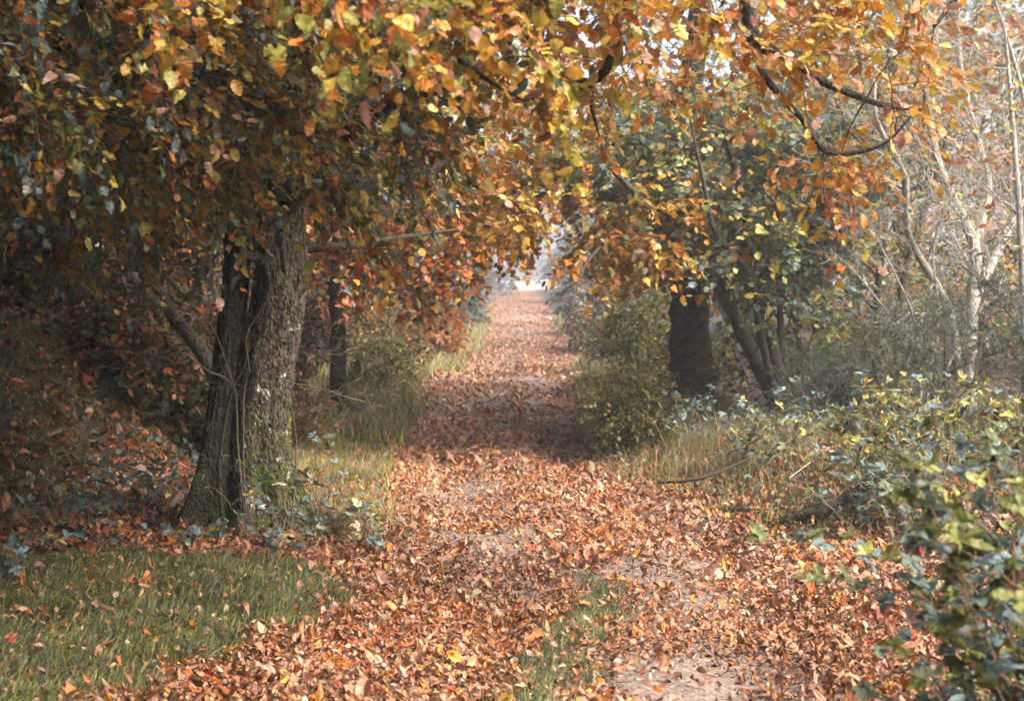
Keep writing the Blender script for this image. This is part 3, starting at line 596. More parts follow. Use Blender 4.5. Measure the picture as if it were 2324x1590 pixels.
# unseen trees added past the left edge of the view for shade
for i, (x, y, h, r) in enumerate([(-6.2, 6.2, 5.5, 2.2), (-8.5, 9.0, 6.5, 2.6), (-6.0, 1.8, 6, 2.2)]):
    g = RNG(140 + i); z = float(H(x, y)); tt = ellipsoid(g, (x, y, z + h * .6), (r, r, h * .42), 130)
    tree('beech_tree', ['tree just outside the left edge shading the grass', 'tall tree beyond the left edge shading the bank', 'tree left of the camera shading the lane side'][i], (x, y, z),
         [([(x, y, z - .1), (x + .1, y, z + 1.4), (x - .1, y, z + h * .6), (x, y, z + h * .9)], [.16, .13, .1, .03])], tt, dict(dark=2, brown=2, green=2, gold=1), SIMPLE, 150 + i, B_DARK, per=7, nl=8, size=.13, tl=.55, mat=M_FAR, minz=z + 1.3, group='trees of the wood on the left bank', sides=8)

# trees further down the lane
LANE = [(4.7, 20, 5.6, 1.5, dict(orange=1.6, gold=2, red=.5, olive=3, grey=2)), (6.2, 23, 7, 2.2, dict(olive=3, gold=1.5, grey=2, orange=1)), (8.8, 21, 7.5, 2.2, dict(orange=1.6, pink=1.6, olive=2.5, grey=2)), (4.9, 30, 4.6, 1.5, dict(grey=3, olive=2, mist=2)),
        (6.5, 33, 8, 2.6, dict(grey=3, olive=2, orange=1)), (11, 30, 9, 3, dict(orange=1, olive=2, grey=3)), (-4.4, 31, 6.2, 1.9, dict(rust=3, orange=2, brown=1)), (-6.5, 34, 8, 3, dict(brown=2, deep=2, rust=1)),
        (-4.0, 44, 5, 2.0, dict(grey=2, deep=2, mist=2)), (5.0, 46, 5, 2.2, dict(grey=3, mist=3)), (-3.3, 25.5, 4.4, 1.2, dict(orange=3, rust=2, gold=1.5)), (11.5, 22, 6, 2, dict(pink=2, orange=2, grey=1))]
LLAB = ['orange-leaved tree just behind the dark right-hand trunk', 'olive tree behind the hazel clump', 'pink and orange tree behind the pale bare stems', 'grey green low tree by the right of the misty track', 'tall grey green tree in the mist on the right', 'broad autumn tree far behind the bare stems', 'russet tree where the left wood meets the mist', 'large dim tree far back in the left wood',
        'dark green tree in mist left of the far track', 'pale grey tree in mist right of the far track', 'small orange tree leaning over the left of the track', 'thin pink-leaved tree beyond the right edge']
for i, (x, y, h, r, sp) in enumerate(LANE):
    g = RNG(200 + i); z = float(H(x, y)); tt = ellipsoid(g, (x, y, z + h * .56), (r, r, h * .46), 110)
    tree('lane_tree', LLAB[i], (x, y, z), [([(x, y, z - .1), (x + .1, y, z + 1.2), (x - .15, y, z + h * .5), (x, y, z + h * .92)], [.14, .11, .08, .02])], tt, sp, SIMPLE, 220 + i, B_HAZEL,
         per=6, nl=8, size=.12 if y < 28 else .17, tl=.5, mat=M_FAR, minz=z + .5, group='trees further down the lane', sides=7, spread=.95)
# the far end
for i, (x, y, h, r) in enumerate([(-14, 96, 13, 5), (-9, 115, 9, 4), (5.5, 80, 5, 3), (11, 100, 12, 5), (20, 90, 13, 6), (-22, 84, 14, 6), (-11, 62, 9, 4), (10.5, 64, 9, 4)]):
    g = RNG(260 + i); z = float(H(x, y)); tt = ellipsoid(g, (x, y, z + h * .55), (r, r, h * .45), 100)
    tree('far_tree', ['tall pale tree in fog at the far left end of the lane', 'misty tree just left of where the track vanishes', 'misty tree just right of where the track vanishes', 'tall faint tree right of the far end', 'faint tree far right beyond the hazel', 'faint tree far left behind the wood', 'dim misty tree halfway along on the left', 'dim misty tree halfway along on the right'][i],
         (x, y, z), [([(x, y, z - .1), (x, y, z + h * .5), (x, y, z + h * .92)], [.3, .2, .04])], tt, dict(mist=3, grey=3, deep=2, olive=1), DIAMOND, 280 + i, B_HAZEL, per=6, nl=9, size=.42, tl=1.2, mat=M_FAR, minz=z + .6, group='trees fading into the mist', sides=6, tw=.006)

# ------------------------------------------------------------------ bare pale trees, right
def ramify(rng, out, p, d, L, r, lvl, up=.12):
    K = 6; s = np.linspace(0, 1, K)[:, None]; bend = rng.normal(size=3) * .22 + UP * up
    c = p + d * L * s + bend * L * s ** 2 * .6; c[1:] += rng.normal(size=(K - 1, 3)) * L * .03
    out.append((c, np.linspace(r, r * .55, K)))
    if lvl == 0: return
    for k in range(rng.integers(2, 5)):
        t_ = rng.uniform(.3, 1); i = int(t_ * (K - 1)); q = c[i]; dd = unit(unit(c[-1] - c[0]) + unit(rng.normal(size=3)) * .85)
        ramify(rng, out, q, dd, L * rng.uniform(.5, .8), r * rng.uniform(.42, .62), lvl - 1, up)
def bare_tree(name, label, base, stems, seed, mat, cat='tree', lvl=3, sub=10, spec=None, size=.07, twl=.9, group=None, nleaf=1, up=.12, part='trunk', tr=.25, rmin=.003):
    r = root(name, tuple(base), label, cat, group); g = RNG(seed); wa = Acc(); tw = []
    for i, (p, rad) in enumerate(stems):
        l, rr = limb(wa, p, rad, n=30, seed=seed + i, sides=9, wob=.25)
        for k in range(sub):
            j = int(g.uniform(.22, .98) * 29); t_ = unit(l[min(j + 1, 29)] - l[j - 1]); dd = unit(t_ * .8 + unit(g.normal(size=3)) * .85)
            ramify(g, tw, l[j], dd, twl * g.uniform(.5, 1.1), max(rr[j] * .32, rmin), lvl, up)
    P_ = np.array([c for c, _ in tw]); R_ = np.maximum(np.array([q for _, q in tw]), .0013); tubes(wa, P_, R_, 4)
    wa.build(part, mat, r, True)
    if spec:
        la = Acc(); thin = P_[R_[:, 0] < .004]; thin = thin[g.random(len(thin)) < tr]
        sprays(Acc(), la, g, thin, spec, OVATE, per=nleaf, nl=3, size=size, tl=.12); la.build('crown' if part == 'trunk' else 'foliage', M_LEAF, r)
    return r
bare_tree('birch_tree', 'pale bare-stemmed tree forking above the gorse at right', pt(2190, 900, 14),
    [([pt(2185, 930, 14), pt(2155, 710, 14), pt(2065, 540, 13.6), pt(2052, 400, 13.3), pt(1992, 280, 13), pt(1985, 180, 13)], [.055, .042, .036, .03, .022, .010]),
     ([pt(2200, 930, 14), pt(2205, 700, 14), pt(2212, 560, 14), pt(2150, 420, 13.9), pt(2118, 320, 13.9), pt(2085, 110, 13.8), pt(2060, -60, 13.8)], [.075, .062, .055, .04, .036, .03, .02]),
     ([pt(2210, 560, 14), pt(2245, 430, 14.1), pt(2215, 300, 14.1), pt(2180, 150, 14.1), pt(2172, -60, 14.1)], [.04, .034, .03, .026, .018]),
     ([pt(2205, 700, 14), pt(2255, 590, 14.2), pt(2330, 430, 14.4), pt(2400, 200, 14.6)], [.05, .042, .03, .02])], 301, B_PALE, sub=17, twl=.85,
     spec=dict(orange=3, rust=1, yellow=1.5, olive=1), tr=.10)
bare_tree('birch_tree', 'thin leafless whitish saplings at the far right edge', pt(2330, 900, 12),
    [([pt(2330, 960, 12), pt(2320, 600, 12), pt(2300, 300, 12), pt(2280, 60, 12)], [.035, .03, .022, .01]),
     ([pt(2350, 960, 12), pt(2380, 600, 12.1), pt(2330, 250, 12.1), pt(2240, -60, 12)], [.035, .028, .02, .01])], 311, B_PALE, sub=12, twl=.7, spec=dict(orange=2, pink=1, lime=1), tr=.10)
bare_tree('birch_tree', 'slender leafless tree between the hazel and the forking pale stems', pt(2010, 880, 15.5),
    [([pt(2010, 930, 15.5), pt(1990, 700, 15.5), pt(2010, 450, 15.4), pt(1960, 200, 15.3), pt(1940, 20, 15.3)], [.05, .042, .034, .025, .012]),
     ([pt(2030, 930, 15.6), pt(2050, 640, 15.6), pt(2130, 380, 15.6), pt(2190, 150, 15.6)], [.045, .036, .026, .012])], 321, B_HAZEL, sub=15, twl=.9, spec=dict(olive=2, gold=1, grey=2), tr=.25, nleaf=2)

bare_tree('sapling', 'pale leafless tangle of thin twigs between the hazel and the gorse', pt(2080, 900, 13.2),
    [([pt(2080, 930, 13.2), pt(2040, 760, 13.1), pt(1960, 640, 13.0), pt(1880, 560, 12.9)], [.014, .011, .008, .003]),
     ([pt(2090, 930, 13.2), pt(2080, 740, 13.2), pt(2000, 560, 13.1), pt(1940, 440, 13)], [.016, .012, .008, .003]),
     ([pt(2100, 930, 13.2), pt(2130, 720, 13.2), pt(2120, 560, 13.1), pt(2180, 400, 13)], [.014, .011, .008, .003]),
     ([pt(2100, 930, 13.2), pt(2200, 740, 13.2), pt(2290, 600, 13.1), pt(2360, 520, 13)], [.014, .011, .008, .003])], 351, B_PALE, 'sapling', lvl=3, sub=11, twl=.55, part='stem', rmin=.0024)
# bare twiggy sapling in front of the twin tree
bare_tree('sapling', 'thin leafless sapling with pale twigs growing up against the twin trunks', pt(508, 1220, 8.55),
    [([pt(508, 1222, 8.55), pt(500, 1120, 8.55), pt(498, 1040, 8.55), pt(515, 930, 8.55), pt(528, 880, 8.52), pt(555, 825, 8.5), pt(566, 745, 8.45)], [.016, .014, .013, .011, .009, .007, .003])],
    331, B_HAZEL, 'sapling', lvl=2, sub=8, twl=.34, rmin=.0018, part='stem', up=0)
bare_tree('sapling', 'low tangle of whitish leafless twigs crossing the lichened trunk', pt(600, 1205, 8.35),
    [([pt(560, 1210, 8.5), pt(540, 1020, 8.4), pt(530, 880, 8.35), pt(470, 840, 8.3), pt(412, 800, 8.3), pt(370, 812, 8.3), pt(320, 800, 8.3), pt(250, 870, 8.3)], [.006, .006, .0055, .005, .0045, .004, .003, .0015]),
     ([pt(560, 1210, 8.5), pt(552, 1000, 8.4), pt(566, 845, 8.35), pt(660, 868, 8.3), pt(740, 885, 8.3), pt(800, 905, 8.3), pt(880, 925, 8.3)], [.006, .006, .0055, .005, .004, .003, .0015]),
     ([pt(566, 845, 8.35), pt(560, 760, 8.3), pt(600, 690, 8.3), pt(612, 640, 8.3), pt(600, 590, 8.3)], [.005, .004, .0035, .0025, .0015]),
     ([pt(555, 850, 8.35), pt(680, 820, 8.2), pt(780, 800, 8.1), pt(900, 765, 8.0)], [.004, .0035, .003, .0013]),
     ([pt(540, 900, 8.35), pt(480, 740, 8.3), pt(420, 730, 8.3), pt(330, 700, 8.3)], [.004, .0035, .003, .0013]),
     ([pt(660, 1200, 8.5), pt(672, 1050, 8.45), pt(668, 960, 8.4), pt(650, 880, 8.4)], [.006, .005, .004, .002])], 341, B_DEAD, 'sapling', lvl=2, sub=4, twl=.28, rmin=.0018, part='stem', up=0)

# ------------------------------------------------------------------ shrubs
def shrub(name, label, c, r, spec, seed, n=70, tmpl=OVATE, size=.05, per=5, nl=7, tl=.25, mat=None, cat='shrub', group=None, bark=None, stems=9, **kw):
    x, y = c; z = float(H(x, y)); g = RNG(seed); root_ = root(name, (x, y, z), label, cat, group); wa = Acc(); S = []; SR = []
    for k in range(stems):
        a_ = g.uniform(0, 2 * PI); q = g.uniform(.2, .85); tip = np.array([x + math.cos(a_) * r[0] * q, y + math.sin(a_) * r[1] * q, z + r[2] * g.uniform(.7, 1.7)])
        b0 = np.array([x + math.cos(a_) * r[0] * .18, y + math.sin(a_) * r[1] * .18, z - .05]); l, rr = limb(wa, [b0, (b0 + tip) / 2 + [0, 0, .15 * r[2]], tip], [.014, .010, .004], n=10, sides=5, seed=seed + k); S.append(l); SR.append(rr)
    tt = ellipsoid(g, (x, y, z + r[2]), r, n); tt = tt[tt[:, 2] > H(tt[:, 0], tt[:, 1]) + .04]
    P_, R_ = grow(g, (np.concatenate(S), np.concatenate(SR)), tt, rmax=.01); tubes(wa, P_, R_, 4)
    la = Acc(); sprays(wa, la, g, P_, spec, tmpl, per=per, nl=nl, size=size, tl=tl, **kw)
    wa.build('stem', bark or B_TWIG, root_); la.build('foliage', mat or M_LEAF, root_); return root_
YG = dict(olive=3, lime=2.6, green=2, yellow=.8, deep=1.4, straw=.6)
shrub('shrub', 'dense yellow green shrub bulging onto the right edge of the track', (1.25, 14.3), (.50, .6, .42), YG, 401, n=110, size=.045, spread=1)
shrub('shrub', 'taller yellow green shrub behind, left of the dark right trunk', (1.75, 18.5), (.65, .7, .72), YG, 402, n=110, size=.055, spread=1)
shrub('shrub', 'olive shrub under the dark right trunk', (2.15, 16.5), (.6, .6, .5), YG, 403, n=80, size=.055, spread=1)
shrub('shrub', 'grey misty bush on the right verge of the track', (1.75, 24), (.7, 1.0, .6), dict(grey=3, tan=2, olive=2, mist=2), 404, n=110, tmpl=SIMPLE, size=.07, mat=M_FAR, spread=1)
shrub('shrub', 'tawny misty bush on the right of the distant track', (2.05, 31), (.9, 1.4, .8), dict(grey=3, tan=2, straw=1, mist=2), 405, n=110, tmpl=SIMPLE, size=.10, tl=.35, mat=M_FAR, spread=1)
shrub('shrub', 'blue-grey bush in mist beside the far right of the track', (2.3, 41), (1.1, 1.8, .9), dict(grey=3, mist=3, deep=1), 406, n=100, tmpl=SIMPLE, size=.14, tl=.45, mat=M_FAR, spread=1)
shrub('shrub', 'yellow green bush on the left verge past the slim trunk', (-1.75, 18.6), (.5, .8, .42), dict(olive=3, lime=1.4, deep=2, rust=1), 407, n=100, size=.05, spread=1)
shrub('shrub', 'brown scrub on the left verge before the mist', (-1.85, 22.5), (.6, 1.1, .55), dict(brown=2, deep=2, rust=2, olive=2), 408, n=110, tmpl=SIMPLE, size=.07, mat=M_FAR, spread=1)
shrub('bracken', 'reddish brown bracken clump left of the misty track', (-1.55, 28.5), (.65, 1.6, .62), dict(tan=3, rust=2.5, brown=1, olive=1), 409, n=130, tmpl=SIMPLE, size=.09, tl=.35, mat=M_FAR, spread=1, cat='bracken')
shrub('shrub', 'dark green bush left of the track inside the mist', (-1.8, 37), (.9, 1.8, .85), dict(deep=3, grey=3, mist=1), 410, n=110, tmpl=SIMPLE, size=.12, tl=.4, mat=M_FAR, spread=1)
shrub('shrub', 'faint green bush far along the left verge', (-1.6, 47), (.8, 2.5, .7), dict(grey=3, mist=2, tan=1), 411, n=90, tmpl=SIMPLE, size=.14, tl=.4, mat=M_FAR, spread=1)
shrub('shrub', 'leafy dark undergrowth between hazel stems and gorse', (3.2, 15.2), (1.1, .8, .6), dict(deep=3, green=2, olive=2, rust=1), 412, n=120, size=.06, spread=1)
shrub('shrub', 'low russet undergrowth at the foot of the left bank', (-2.6, 14.5), (.8, 1.0, .35), dict(rust=3, brown=2, olive=1.4, deep=1), 413, n=90, size=.05, spread=1)
shrub('shrub', 'olive and orange undergrowth behind the pale bare stems', (5.4, 17.5), (1.6, 1.0, .95), dict(olive=3, grey=2, orange=1, straw=1), 414, n=150, size=.07, tmpl=SIMPLE, mat=M_FAR, spread=1)
shrub('shrub', 'grey brown undergrowth at the right edge behind the gorse', (7.0, 19.5), (1.9, 1.0, 1.1), dict(olive=2, grey=3, pink=1, straw=1), 415, n=150, size=.08, tmpl=SIMPLE, mat=M_FAR, spread=1)

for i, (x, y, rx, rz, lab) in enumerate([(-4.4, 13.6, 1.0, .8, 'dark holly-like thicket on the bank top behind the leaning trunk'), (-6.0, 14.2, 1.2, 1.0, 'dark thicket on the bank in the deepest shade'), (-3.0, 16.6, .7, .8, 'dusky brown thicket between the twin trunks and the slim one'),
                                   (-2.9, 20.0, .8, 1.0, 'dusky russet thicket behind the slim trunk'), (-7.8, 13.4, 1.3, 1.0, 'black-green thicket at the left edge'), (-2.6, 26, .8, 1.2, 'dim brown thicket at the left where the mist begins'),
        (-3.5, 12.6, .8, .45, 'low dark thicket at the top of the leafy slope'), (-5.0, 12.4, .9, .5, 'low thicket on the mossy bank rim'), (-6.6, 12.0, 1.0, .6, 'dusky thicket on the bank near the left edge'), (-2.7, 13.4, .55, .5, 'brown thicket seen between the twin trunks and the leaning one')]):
    shrub('thicket', lab, (x, y), (rx, .8, rz), dict(dark=4, brown=3, rust=1.6, deep=2), 420 + i, n=120, tmpl=SIMPLE, size=.075, mat=M_FAR, spread=1, cat='thicket', bark=B_DARK)  # shade on the bank is put into these dark leaf colours
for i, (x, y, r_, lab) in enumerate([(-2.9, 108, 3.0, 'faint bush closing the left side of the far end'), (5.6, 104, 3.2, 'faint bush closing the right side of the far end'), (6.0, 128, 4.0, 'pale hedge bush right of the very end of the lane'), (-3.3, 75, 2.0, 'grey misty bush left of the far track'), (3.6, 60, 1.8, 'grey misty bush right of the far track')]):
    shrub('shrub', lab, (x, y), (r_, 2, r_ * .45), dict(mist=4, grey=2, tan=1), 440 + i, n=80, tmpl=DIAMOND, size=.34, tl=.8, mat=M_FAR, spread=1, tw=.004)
# ------------------------------------------------------------------ brambles
def bramble(name, label, canes, spec, seed, size=.06, every=.075, mat=None, group='brambles', berries=0, cluster=3, jit=.5):
    """canes: list of (base, tip, arch); compound leaves of three or five leaflets along each"""
    b = np.array(canes[0][0]); r = root(name, tuple(b), label, 'bramble', group); g = RNG(seed); wa = Acc(); la = Acc(); K = 16
    s = np.linspace(0, 1, K)[:, None]; P_ = []
    for (p, q, h) in canes:
        p = np.array(p, float); q = np.array(q, float); m_ = (p + q) / 2 + UP * h + g.normal(size=3) * .04
        c = (1 - s) ** 2 * p + 2 * s * (1 - s) * m_ + s * s * q; c[1:-1] += g.normal(size=(K - 2, 3)) * .008
        gz = H(c[:, 0], c[:, 1]) + .015; c[:, 2] = np.maximum(c[:, 2], gz); P_.append(c)
    P_ = np.array(P_); tubes(wa, P_, np.tile(np.linspace(.0042, .0016, K)[None], (len(P_), 1)), 5)
    ln = np.linalg.norm(np.diff(P_, axis=1), axis=2).sum(1); O = []; T = []
    for c, l in zip(P_, ln):
        n = max(3, int(l / every)); f = np.clip(np.linspace(.12, 1, n) + g.normal(0, .02, n), .05, .999) * (K - 1); i = f.astype(int); fr = (f - i)[:, None]
        O.append(c[i] * (1 - fr) + c[i + 1] * fr); T.append(unit(c[i + 1] - c[i]))
    O = np.concatenate(O); T = np.concatenate(T); M = len(O)
    out = unit(np.cross(T, UP[None]) * g.choice([-1, 1], (M, 1)) + g.normal(size=(M, 3)) * .4 + UP * .45 + T * .3); pl = g.uniform(.5, 1.1, M)[:, None] * size
    tip = O + out * pl; W = np.stack([O, (O + tip) / 2 + UP * .004, tip], 1); tubes(wa, W, np.tile(np.array([.0013, .001, .0008])[None], (M, 1)), 3, cap=False)
    u0 = unit(UP[None] + g.normal(size=(M, 3)) * jit); hd = unit(out - u0 * (out * u0).sum(1, keepdims=True)); sd_ = np.cross(hd, u0)
    gi = np.arange(M); angs = [0, 1.15, -1.15] if cluster == 3 else [0, .8, -.8, 1.7, -1.7]
    for k, an in enumerate(angs):
        d = hd * math.cos(an) + sd_ * math.sin(an) + g.normal(size=(M, 3)) * .12; rot = leafcols(RNG(seed + 5), M, gi, M, spec, 1.0) * g.uniform(.85, 1.15, (M, 1))
        leaves(la, HORN, tip, d, unit(u0 + g.normal(size=(M, 3)) * .2), size * g.uniform(.7, 1.1, M) * (1.0 if k == 0 else .82), rot, g, .5, .3, .03, .88)
    wa.build('cane', B_CANE, r, True); la.build('foliage', mat or M_WAXY, r)
    if berries:
        bm_ = newmat('berry')
        m, nt_ = bm_; bs = nd(nt_, 'ShaderNodeBsdfPrincipled'); at = nd(nt_, 'ShaderNodeAttribute', attribute_name='tint'); nt_.links.new(at.outputs['Color'], bs.inputs['Base Color'])
        bs.inputs['Roughness'].default_value = .25; ou = nd(nt_, 'ShaderNodeOutputMaterial'); nt_.links.new(bs.outputs[0], ou.inputs['Surface'])
        ph = (1 + 5 ** .5) / 2; iv = unit(np.array([(-1, ph, 0), (1, ph, 0), (-1, -ph, 0), (1, -ph, 0), (0, -1, ph), (0, 1, ph), (0, -1, -ph), (0, 1, -ph), (ph, 0, -1), (ph, 0, 1), (-ph, 0, -1), (-ph, 0, 1)], float))
        fc = [(0, 11, 5), (0, 5, 1), (0, 1, 7), (0, 7, 10), (0, 10, 11), (1, 5, 9), (5, 11, 4), (11, 10, 2), (10, 7, 6), (7, 1, 8), (3, 9, 4), (3, 4, 2), (3, 2, 6), (3, 6, 8), (3, 8, 9), (4, 9, 5), (2, 4, 11), (6, 2, 10), (8, 6, 7), (9, 8, 1)]
        dd = unit(RNG(5).normal(size=(22, 3))); wa2 = Acc()
        OV = O[(O[:, 0] < O[:, 1] * .35) & (O[:, 2] > .5)]
        for q in range(berries):
            o = OV[g.integers(len(OV))] + g.normal(size=3) * .02 + np.array([0, 0, .01]); ba = Acc(); colb = [(.015, .012, .02), (.02, .012, .018), (.25, .03, .03)][int(g.integers(3))]
            cen = o + dd * .0075 * np.array([1, 1, 1.2]); ba.add(cen[:, None] + iv[None] * .0036, fc, np.tile(np.array(colb)[None], (22, 1))); ba.build('berry', m, r, True)
    return r
def fan(g, c, rad, n, h, tall=.5, biasx=0):
    out = []
    for k in range(n):
        a_ = g.uniform(0, 2 * PI); rr = rad * g.uniform(.4, 1); b = (c[0] + g.normal() * rad * .25, c[1] + g.normal() * rad * .25); z0 = float(H(*b))
        q = (b[0] + math.cos(a_) * rr + biasx, b[1] + math.sin(a_) * rr); zq = float(H(*q)) + g.uniform(.02, tall)
        out.append(((b[0], b[1], z0), (q[0], q[1], zq), h * g.uniform(.4, 1.2)))
    return out
BL = dict(teal=3, blue=2.2, grey=2, green=.8, yellow=.5, pale=.3)
g = RNG(500)
for i, (px, py, d, rad, n, tall, sp, lab) in enumerate([
    (770, 1190, 8.8, .42, 15, .62, BL, 'blue-green bramble spilling from the right foot of the twin trunks'),
    (860, 1235, 8.5, .30, 8, .25, dict(teal=2, pale=1, grey=2, olive=1), 'low pale bramble trailing onto the track edge below the big tree'),
    (380, 1180, 9.6, .42, 17, .52, BL, 'blue-leaved bramble thicket left of the twin trunks'),
    (240, 1195, 9.3, .40, 12, .35, BL, 'teal bramble further left in the shade'),
    (120, 1230, 8.9, .38, 10, .42, dict(grey=3, teal=2, deep=2, yellow=.7), 'dark bramble with a few yellow leaves near the left edge'),
    (180, 1290, 8.0, .34, 7, .16, BL, 'short bramble shoots at the back edge of the grass, left'),
    (430, 1285, 8.1, .34, 7, .16, BL, 'short bramble shoots at the back edge of the grass in front of the dark stem'),
    (650, 1270, 8.2, .30, 7, .16, BL, 'bramble shoots below the lichened trunk'),
    (30, 1370, 7.2, .22, 6, .30, BL, 'blue-grey bramble sprig at the left edge of the grass'),
    (610, 1150, 8.35, .28, 6, .45, BL, 'bramble sprays crossing the foot of the mossy trunk')]):
    c = pt(px, py, d); bramble('bramble', lab, fan(g, c, rad, n, .22 if tall > .2 else .08, tall), sp, 520 + i, size=.062, every=.085)
RB = dict(lime=1.8, olive=3, green=2.4, yellow=.9, teal=2, blue=1, deep=1.5, grey=1)
for i, (x, y, rad, n, tall, sp, lab) in enumerate([
    (2.7, 10.2, .75, 46, .66, RB, 'yellow green bramble mound on the right verge below the gorse'),
    (3.3, 9.4, .7, 36, .68, RB, 'leafy bramble mound nearer the right edge behind the blurred sprays'),
    (2.35, 9.0, .55, 34, .42, dict(teal=3, deep=3, green=2, blue=1), 'low dark green bramble at the edge of the leaf carpet'),
    (2.0, 11.2, .55, 22, .5, dict(teal=2, grey=3, olive=2, blue=1.2), 'greyish bramble among dry grass on the right verge'),
    (1.75, 12.8, .45, 20, .6, dict(blue=3, teal=2, grey=2), 'blue-leaved bramble at the foot of the dark right trunk'),
    (2.6, 12.4, .5, 20, .7, dict(blue=2, teal=2, grey=2, deep=1), 'blue-green bramble under the leaning hazel stems'),
    (2.5, 8.3, .4, 12, .3, dict(teal=3, blue=2, grey=1, deep=1), 'bramble sprigs creeping over fallen leaves below the dark mound')]):
    bramble('bramble', lab, fan(g, (x, y), rad, n, .35 if tall > .5 else .15, tall), sp, 560 + i, size=.062, every=.08)
# near bramble at lower right, out of focus
cn = []
for k in range(60):
    b = (g.uniform(1.35, 2.0), g.uniform(3.0, 4.4)); tz = g.uniform(.15, 1.22); q = (g.uniform(1.0, 1.5) + (.9 - tz) * -.02, b[1] + g.uniform(-.4, .3), tz)
    cn.append(((b[0], b[1], float(H(*b))), q, g.uniform(.05, .3)))
cn.append(((1.5, 4.0, .1), tuple(pt(1740, 1238, 4.6)), .55)); cn.append(((1.6, 3.8, .1), tuple(pt(1840, 1320, 4.2)), .35))
bramble('bramble', 'large blurred bramble close to the camera at lower right with blackberries', cn, dict(olive=2.6, teal=2.6, green=3, lime=.5, blue=1.2, grey=2.4, brown=.5), 590, size=.055, every=.055, berries=30, cluster=5)

# ------------------------------------------------------------------ gorse
def gorse(label, c, r, seed, n=90, need=60):
    x, y = c; z = float(H(x, y)); g = RNG(seed); ro = root('gorse_bush', (x, y, z), label, 'gorse bush', 'gorse bushes'); wa = Acc(); S = []; SR = []
    for k in range(10):
        a_ = g.uniform(0, 2 * PI); q = g.uniform(.3, .9); tip = np.array([x + math.cos(a_) * r[0] * q, y + math.sin(a_) * r[1] * q, z + r[2] * g.uniform(.8, 1.8)]); b0 = np.array([x + math.cos(a_) * .15, y + math.sin(a_) * .15, z - .05])
        l, rr = limb(wa, [b0, (b0 + tip) / 2 + g.normal(size=3) * .1, tip], [.022, .016, .006], n=14, sides=6, seed=seed + k); S.append(l); SR.append(rr)
    tt = ellipsoid(g, (x, y, z + r[2]), r, n); P_, R_ = grow(g, (np.concatenate(S), np.concatenate(SR)), tt, rmax=.012); tubes(wa, P_, R_, 4)
    b = np.repeat(np.arange(len(P_)), 9); t_ = g.uniform(.2, 1, len(b)); f = t_ * 5; i = np.minimum(f.astype(int), 4); fr = (f - i)[:, None]; O = P_[b, i] * (1 - fr) + P_[b, i + 1] * fr
    D = unit(unit(P_[b, i + 1] - P_[b, i]) * .5 + g.normal(size=(len(b), 3)) * .55 + UP * .35); L = g.uniform(.12, .3, len(b))[:, None]
    s4 = np.linspace(0, 1, 4)[None, :, None]; W = O[:, None] + D[:, None] * L[:, None] * s4; tubes(wa, W, np.tile(np.array([.002, .0018, .0015, .0008])[None], (len(b), 1)), 3, cap=False)
    la = Acc(); gi = np.repeat(np.arange(len(b)), need); u = g.uniform(.02, 1, len(gi))[:, None]; pos = O[gi] + D[gi] * L[gi] * u; dn = unit(D[gi] * .6 + g.normal(size=(len(gi), 3)) * .8)
    leaves(la, (np.array([(0, .085), (0, -.085), (1, 0)], float), [(0, 1, 2)]), pos, dn, g.normal(size=(len(gi), 3)), g.uniform(.012, .032, len(gi)), leafcols(g, len(gi), gi, len(b), dict(grey=4, deep=.6, olive=.9, mist=5, rust=.3), .6), g, 0, 0, 0, 1.0)
    wa.build('stem', B_HAZEL, ro); la.build('foliage', M_NEEDLE, ro)
gorse('grey green spiky gorse below the forking pale stems', (3.55, 12.2), (.75, .7, .62), 601, 120)
gorse('larger gorse bush at the right edge of the picture', (4.6, 12.0), (.8, .7, .78), 602, 130)
gorse('low dark gorse beside the hazel stems', (2.95, 13.2), (.55, .5, .45), 603, 80)

# ------------------------------------------------------------------ dry grass tussocks
TUS = [(1.55, 12.2, .55, 'tall pale dry grass tussock at the foot of the dark right trunk'), (1.95, 12.0, .5, 'dry grass tussock below the leaning hazel stems'), (1.35, 11.6, .38, 'tussock at the corner where the right verge juts out'),
       (2.3, 11.5, .45, 'straw-coloured tussock in front of the low gorse'), (1.75, 11.0, .35, 'short tussock in the middle of the right verge'), (-.98, 9.1, .36, 'straw tussock right of the mossy trunk foot'), (-1.12, 8.75, .30, 'small dry tussock below the mossy trunk'),
       (-1.25, 11.3, .35, 'tussock on the left verge past the big tree'), (2.6, 9.6, .3, 'wispy dry tussock inside the dark bramble')]
for i, (x, y, h, lab) in enumerate(TUS):
    g = RNG(640 + i); a = Acc(); n = 260; q = g.normal(0, .10 + .03 * (i % 3), (n, 2)); xx = x + q[:, 0]; yy = y + q[:, 1]
    blades(a, g, xx, yy, H(xx, yy), h * .68, .0020, dict(straw=.8, tan=1.2, grey=3, olive=3, brown=1.8), 1.9)
    o = a.build('grass_tussock', M_GRASS); tag(o, lab, 'grass tussock', 'dry grass tussocks')

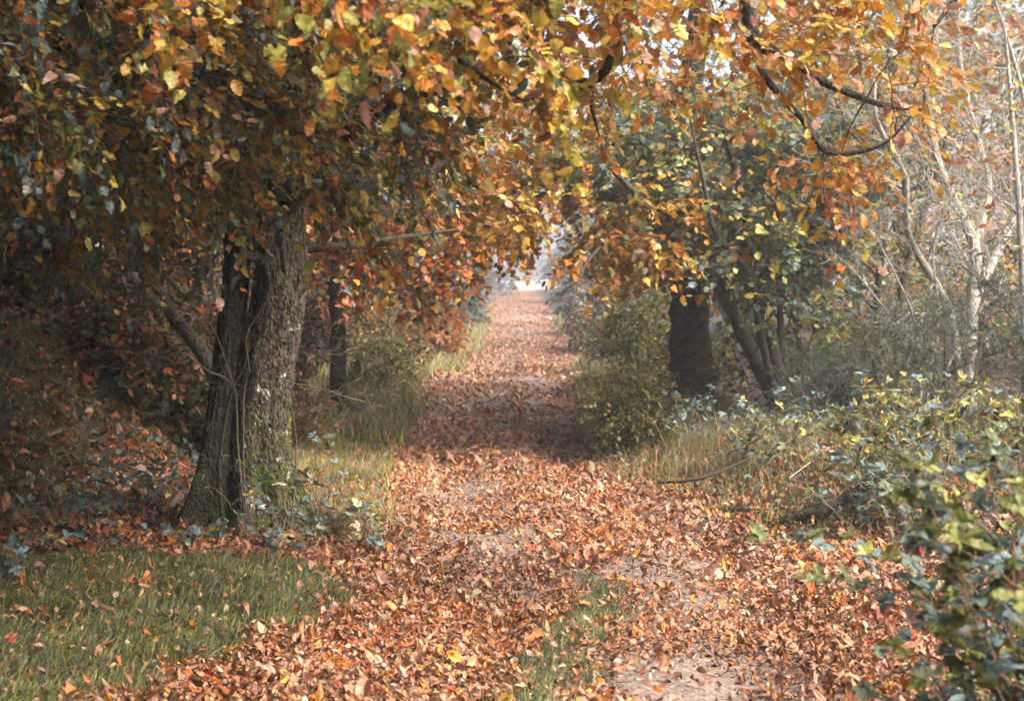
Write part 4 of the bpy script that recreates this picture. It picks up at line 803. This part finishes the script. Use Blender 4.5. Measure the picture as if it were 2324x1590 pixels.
# ------------------------------------------------------------------ sticks and clods
def stick(label, p, r, seed, mat=B_TWIG):
    a = Acc(); l, rr = limb(a, p, r, n=22, sides=8, seed=seed, wob=.7); g = RNG(seed); tw = []
    for k in range(4): j = int(g.integers(4, 20)); ramify(g, tw, l[j], unit(unit(l[-1] - l[0]) + g.normal(size=3) * .5), .18, rr[j] * .4, 0, 0)
    tubes(a, np.array([c for c, _ in tw]), np.array([q for _, q in tw]), 4)
    tag(a.build('fallen_branch', mat, smooth=True), label, 'branch', 'fallen branches')
def gp(px, py, d, dz=.03):
    q = pt(px, py, d); return (q[0], q[1], float(H(q[0], q[1])) + dz)
stick('long thin fallen branch lying on the grassy right verge', [gp(1500, 0, 10.9, .1), gp(1600, 0, 10.7, .12), gp(1720, 0, 10.8, .16)], [.012, .012, .006], 701)
stick('dark rotten branch at the foot of the dark bramble', [gp(1780, 0, 9.2, .05), gp(1900, 0, 9.1, .07), gp(2020, 0, 9.3, .12)], [.03, .035, .02], 702, B_DARK)
stick('short dark stick at the corner of the right verge', [gp(1620, 0, 9.9, .02), gp(1690, 0, 9.7, .05), gp(1740, 0, 9.6, .03)], [.018, .02, .01], 703, B_DARK)
stick('pale curved twig on the right verge edge', [gp(1780, 0, 9.9, .02), gp(1790, 0, 9.6, .18), gp(1850, 0, 9.8, .2)], [.006, .006, .003], 704, B_PALE)
g = RNG(710); a = Acc(); n = 420; x = g.uniform(-3.2, 3.0, n); y = g.uniform(4.6, 13, n); th = g.uniform(0, PI, n); L_ = g.uniform(.04, .22, n); s5 = np.linspace(-.5, .5, 5)
P_ = np.stack([x[:, None] + np.cos(th)[:, None] * L_[:, None] * s5, y[:, None] + np.sin(th)[:, None] * L_[:, None] * s5, np.zeros((n, 5))], -1) + g.normal(0, .004, (n, 5, 3)); P_[..., 2] = H(P_[..., 0], P_[..., 1]) + .035 + g.normal(0, .008, (n, 5))
tubes(a, P_, g.uniform(.0012, .003, n)[:, None] * np.linspace(1, .6, 5)[None], 4); tag(a.build('debris', B_TWIG), 'broken twigs scattered among the fallen leaves', 'twigs', kind='stuff')
def clod(label, px, py, d, s, seed):
    q = pt(px, py, d); x, y = q[0], q[1]; g = RNG(seed); n, m_ = 14, 20; V = []
    for i in range(n):
        for j in range(m_):
            ph = PI * i / (n - 1); th = 2 * PI * j / m_; v = Vector((math.sin(ph) * math.cos(th), math.sin(ph) * math.sin(th), math.cos(ph)))
            k = 1 + .5 * noise.noise(v * 2 + Vector((seed, 0, 0))) + .25 * noise.noise(v * 6); V.append((x + v.x * k * s[0], y + v.y * k * s[1], float(H(x, y)) + .01 + v.z * k * s[2]))
    a = Acc(); a.add(np.array(V)[None], [(i * m_ + j, i * m_ + (j + 1) % m_, (i + 1) * m_ + (j + 1) % m_, (i + 1) * m_ + j) for i in range(n - 1) for j in range(m_)])
    tag(a.build('soil_clod', M_SOIL, smooth=True), label, 'soil clod', 'clods of dark soil')
clod('dark clod of soil lying in the track where it narrows', 1300, 1075, 11.9, (.09, .07, .045), 1)
clod('low dark clod beside the corner of the right verge', 1460, 1165, 9.8, (.10, .08, .04), 2)
clod('dark mud lump at the edge of the right-hand rut', 1560, 1215, 8.9, (.11, .06, .035), 3)

# ------------------------------------------------------------------ mist
m, nt = newmat('mist_air'); pv = nd(nt, 'ShaderNodeVolumePrincipled'); pv.inputs['Color'].default_value = (.93, .95, .97, 1); pv.inputs['Density'].default_value = .0023; pv.inputs['Anisotropy'].default_value = .3
ou = nd(nt, 'ShaderNodeOutputMaterial'); nt.links.new(pv.outputs[0], ou.inputs['Volume'])
a = Acc(); gxm = float(gx.max()) + 5; x0, x1, y0, y1, z0, z1 = -gxm, gxm, -20, float(gy.max()) + 5, -1.6, 16.5
a.add(np.array([[(x0, y0, z0), (x1, y0, z0), (x1, y1, z0), (x0, y1, z0), (x0, y0, z1), (x1, y0, z1), (x1, y1, z1), (x0, y1, z1)]], float), [(3, 2, 1, 0), (4, 5, 6, 7), (0, 1, 5, 4), (1, 2, 6, 5), (2, 3, 7, 6), (3, 0, 4, 7)])
tag(a.build('haze', m), 'pale even mist filling the lane', None, kind='stuff')
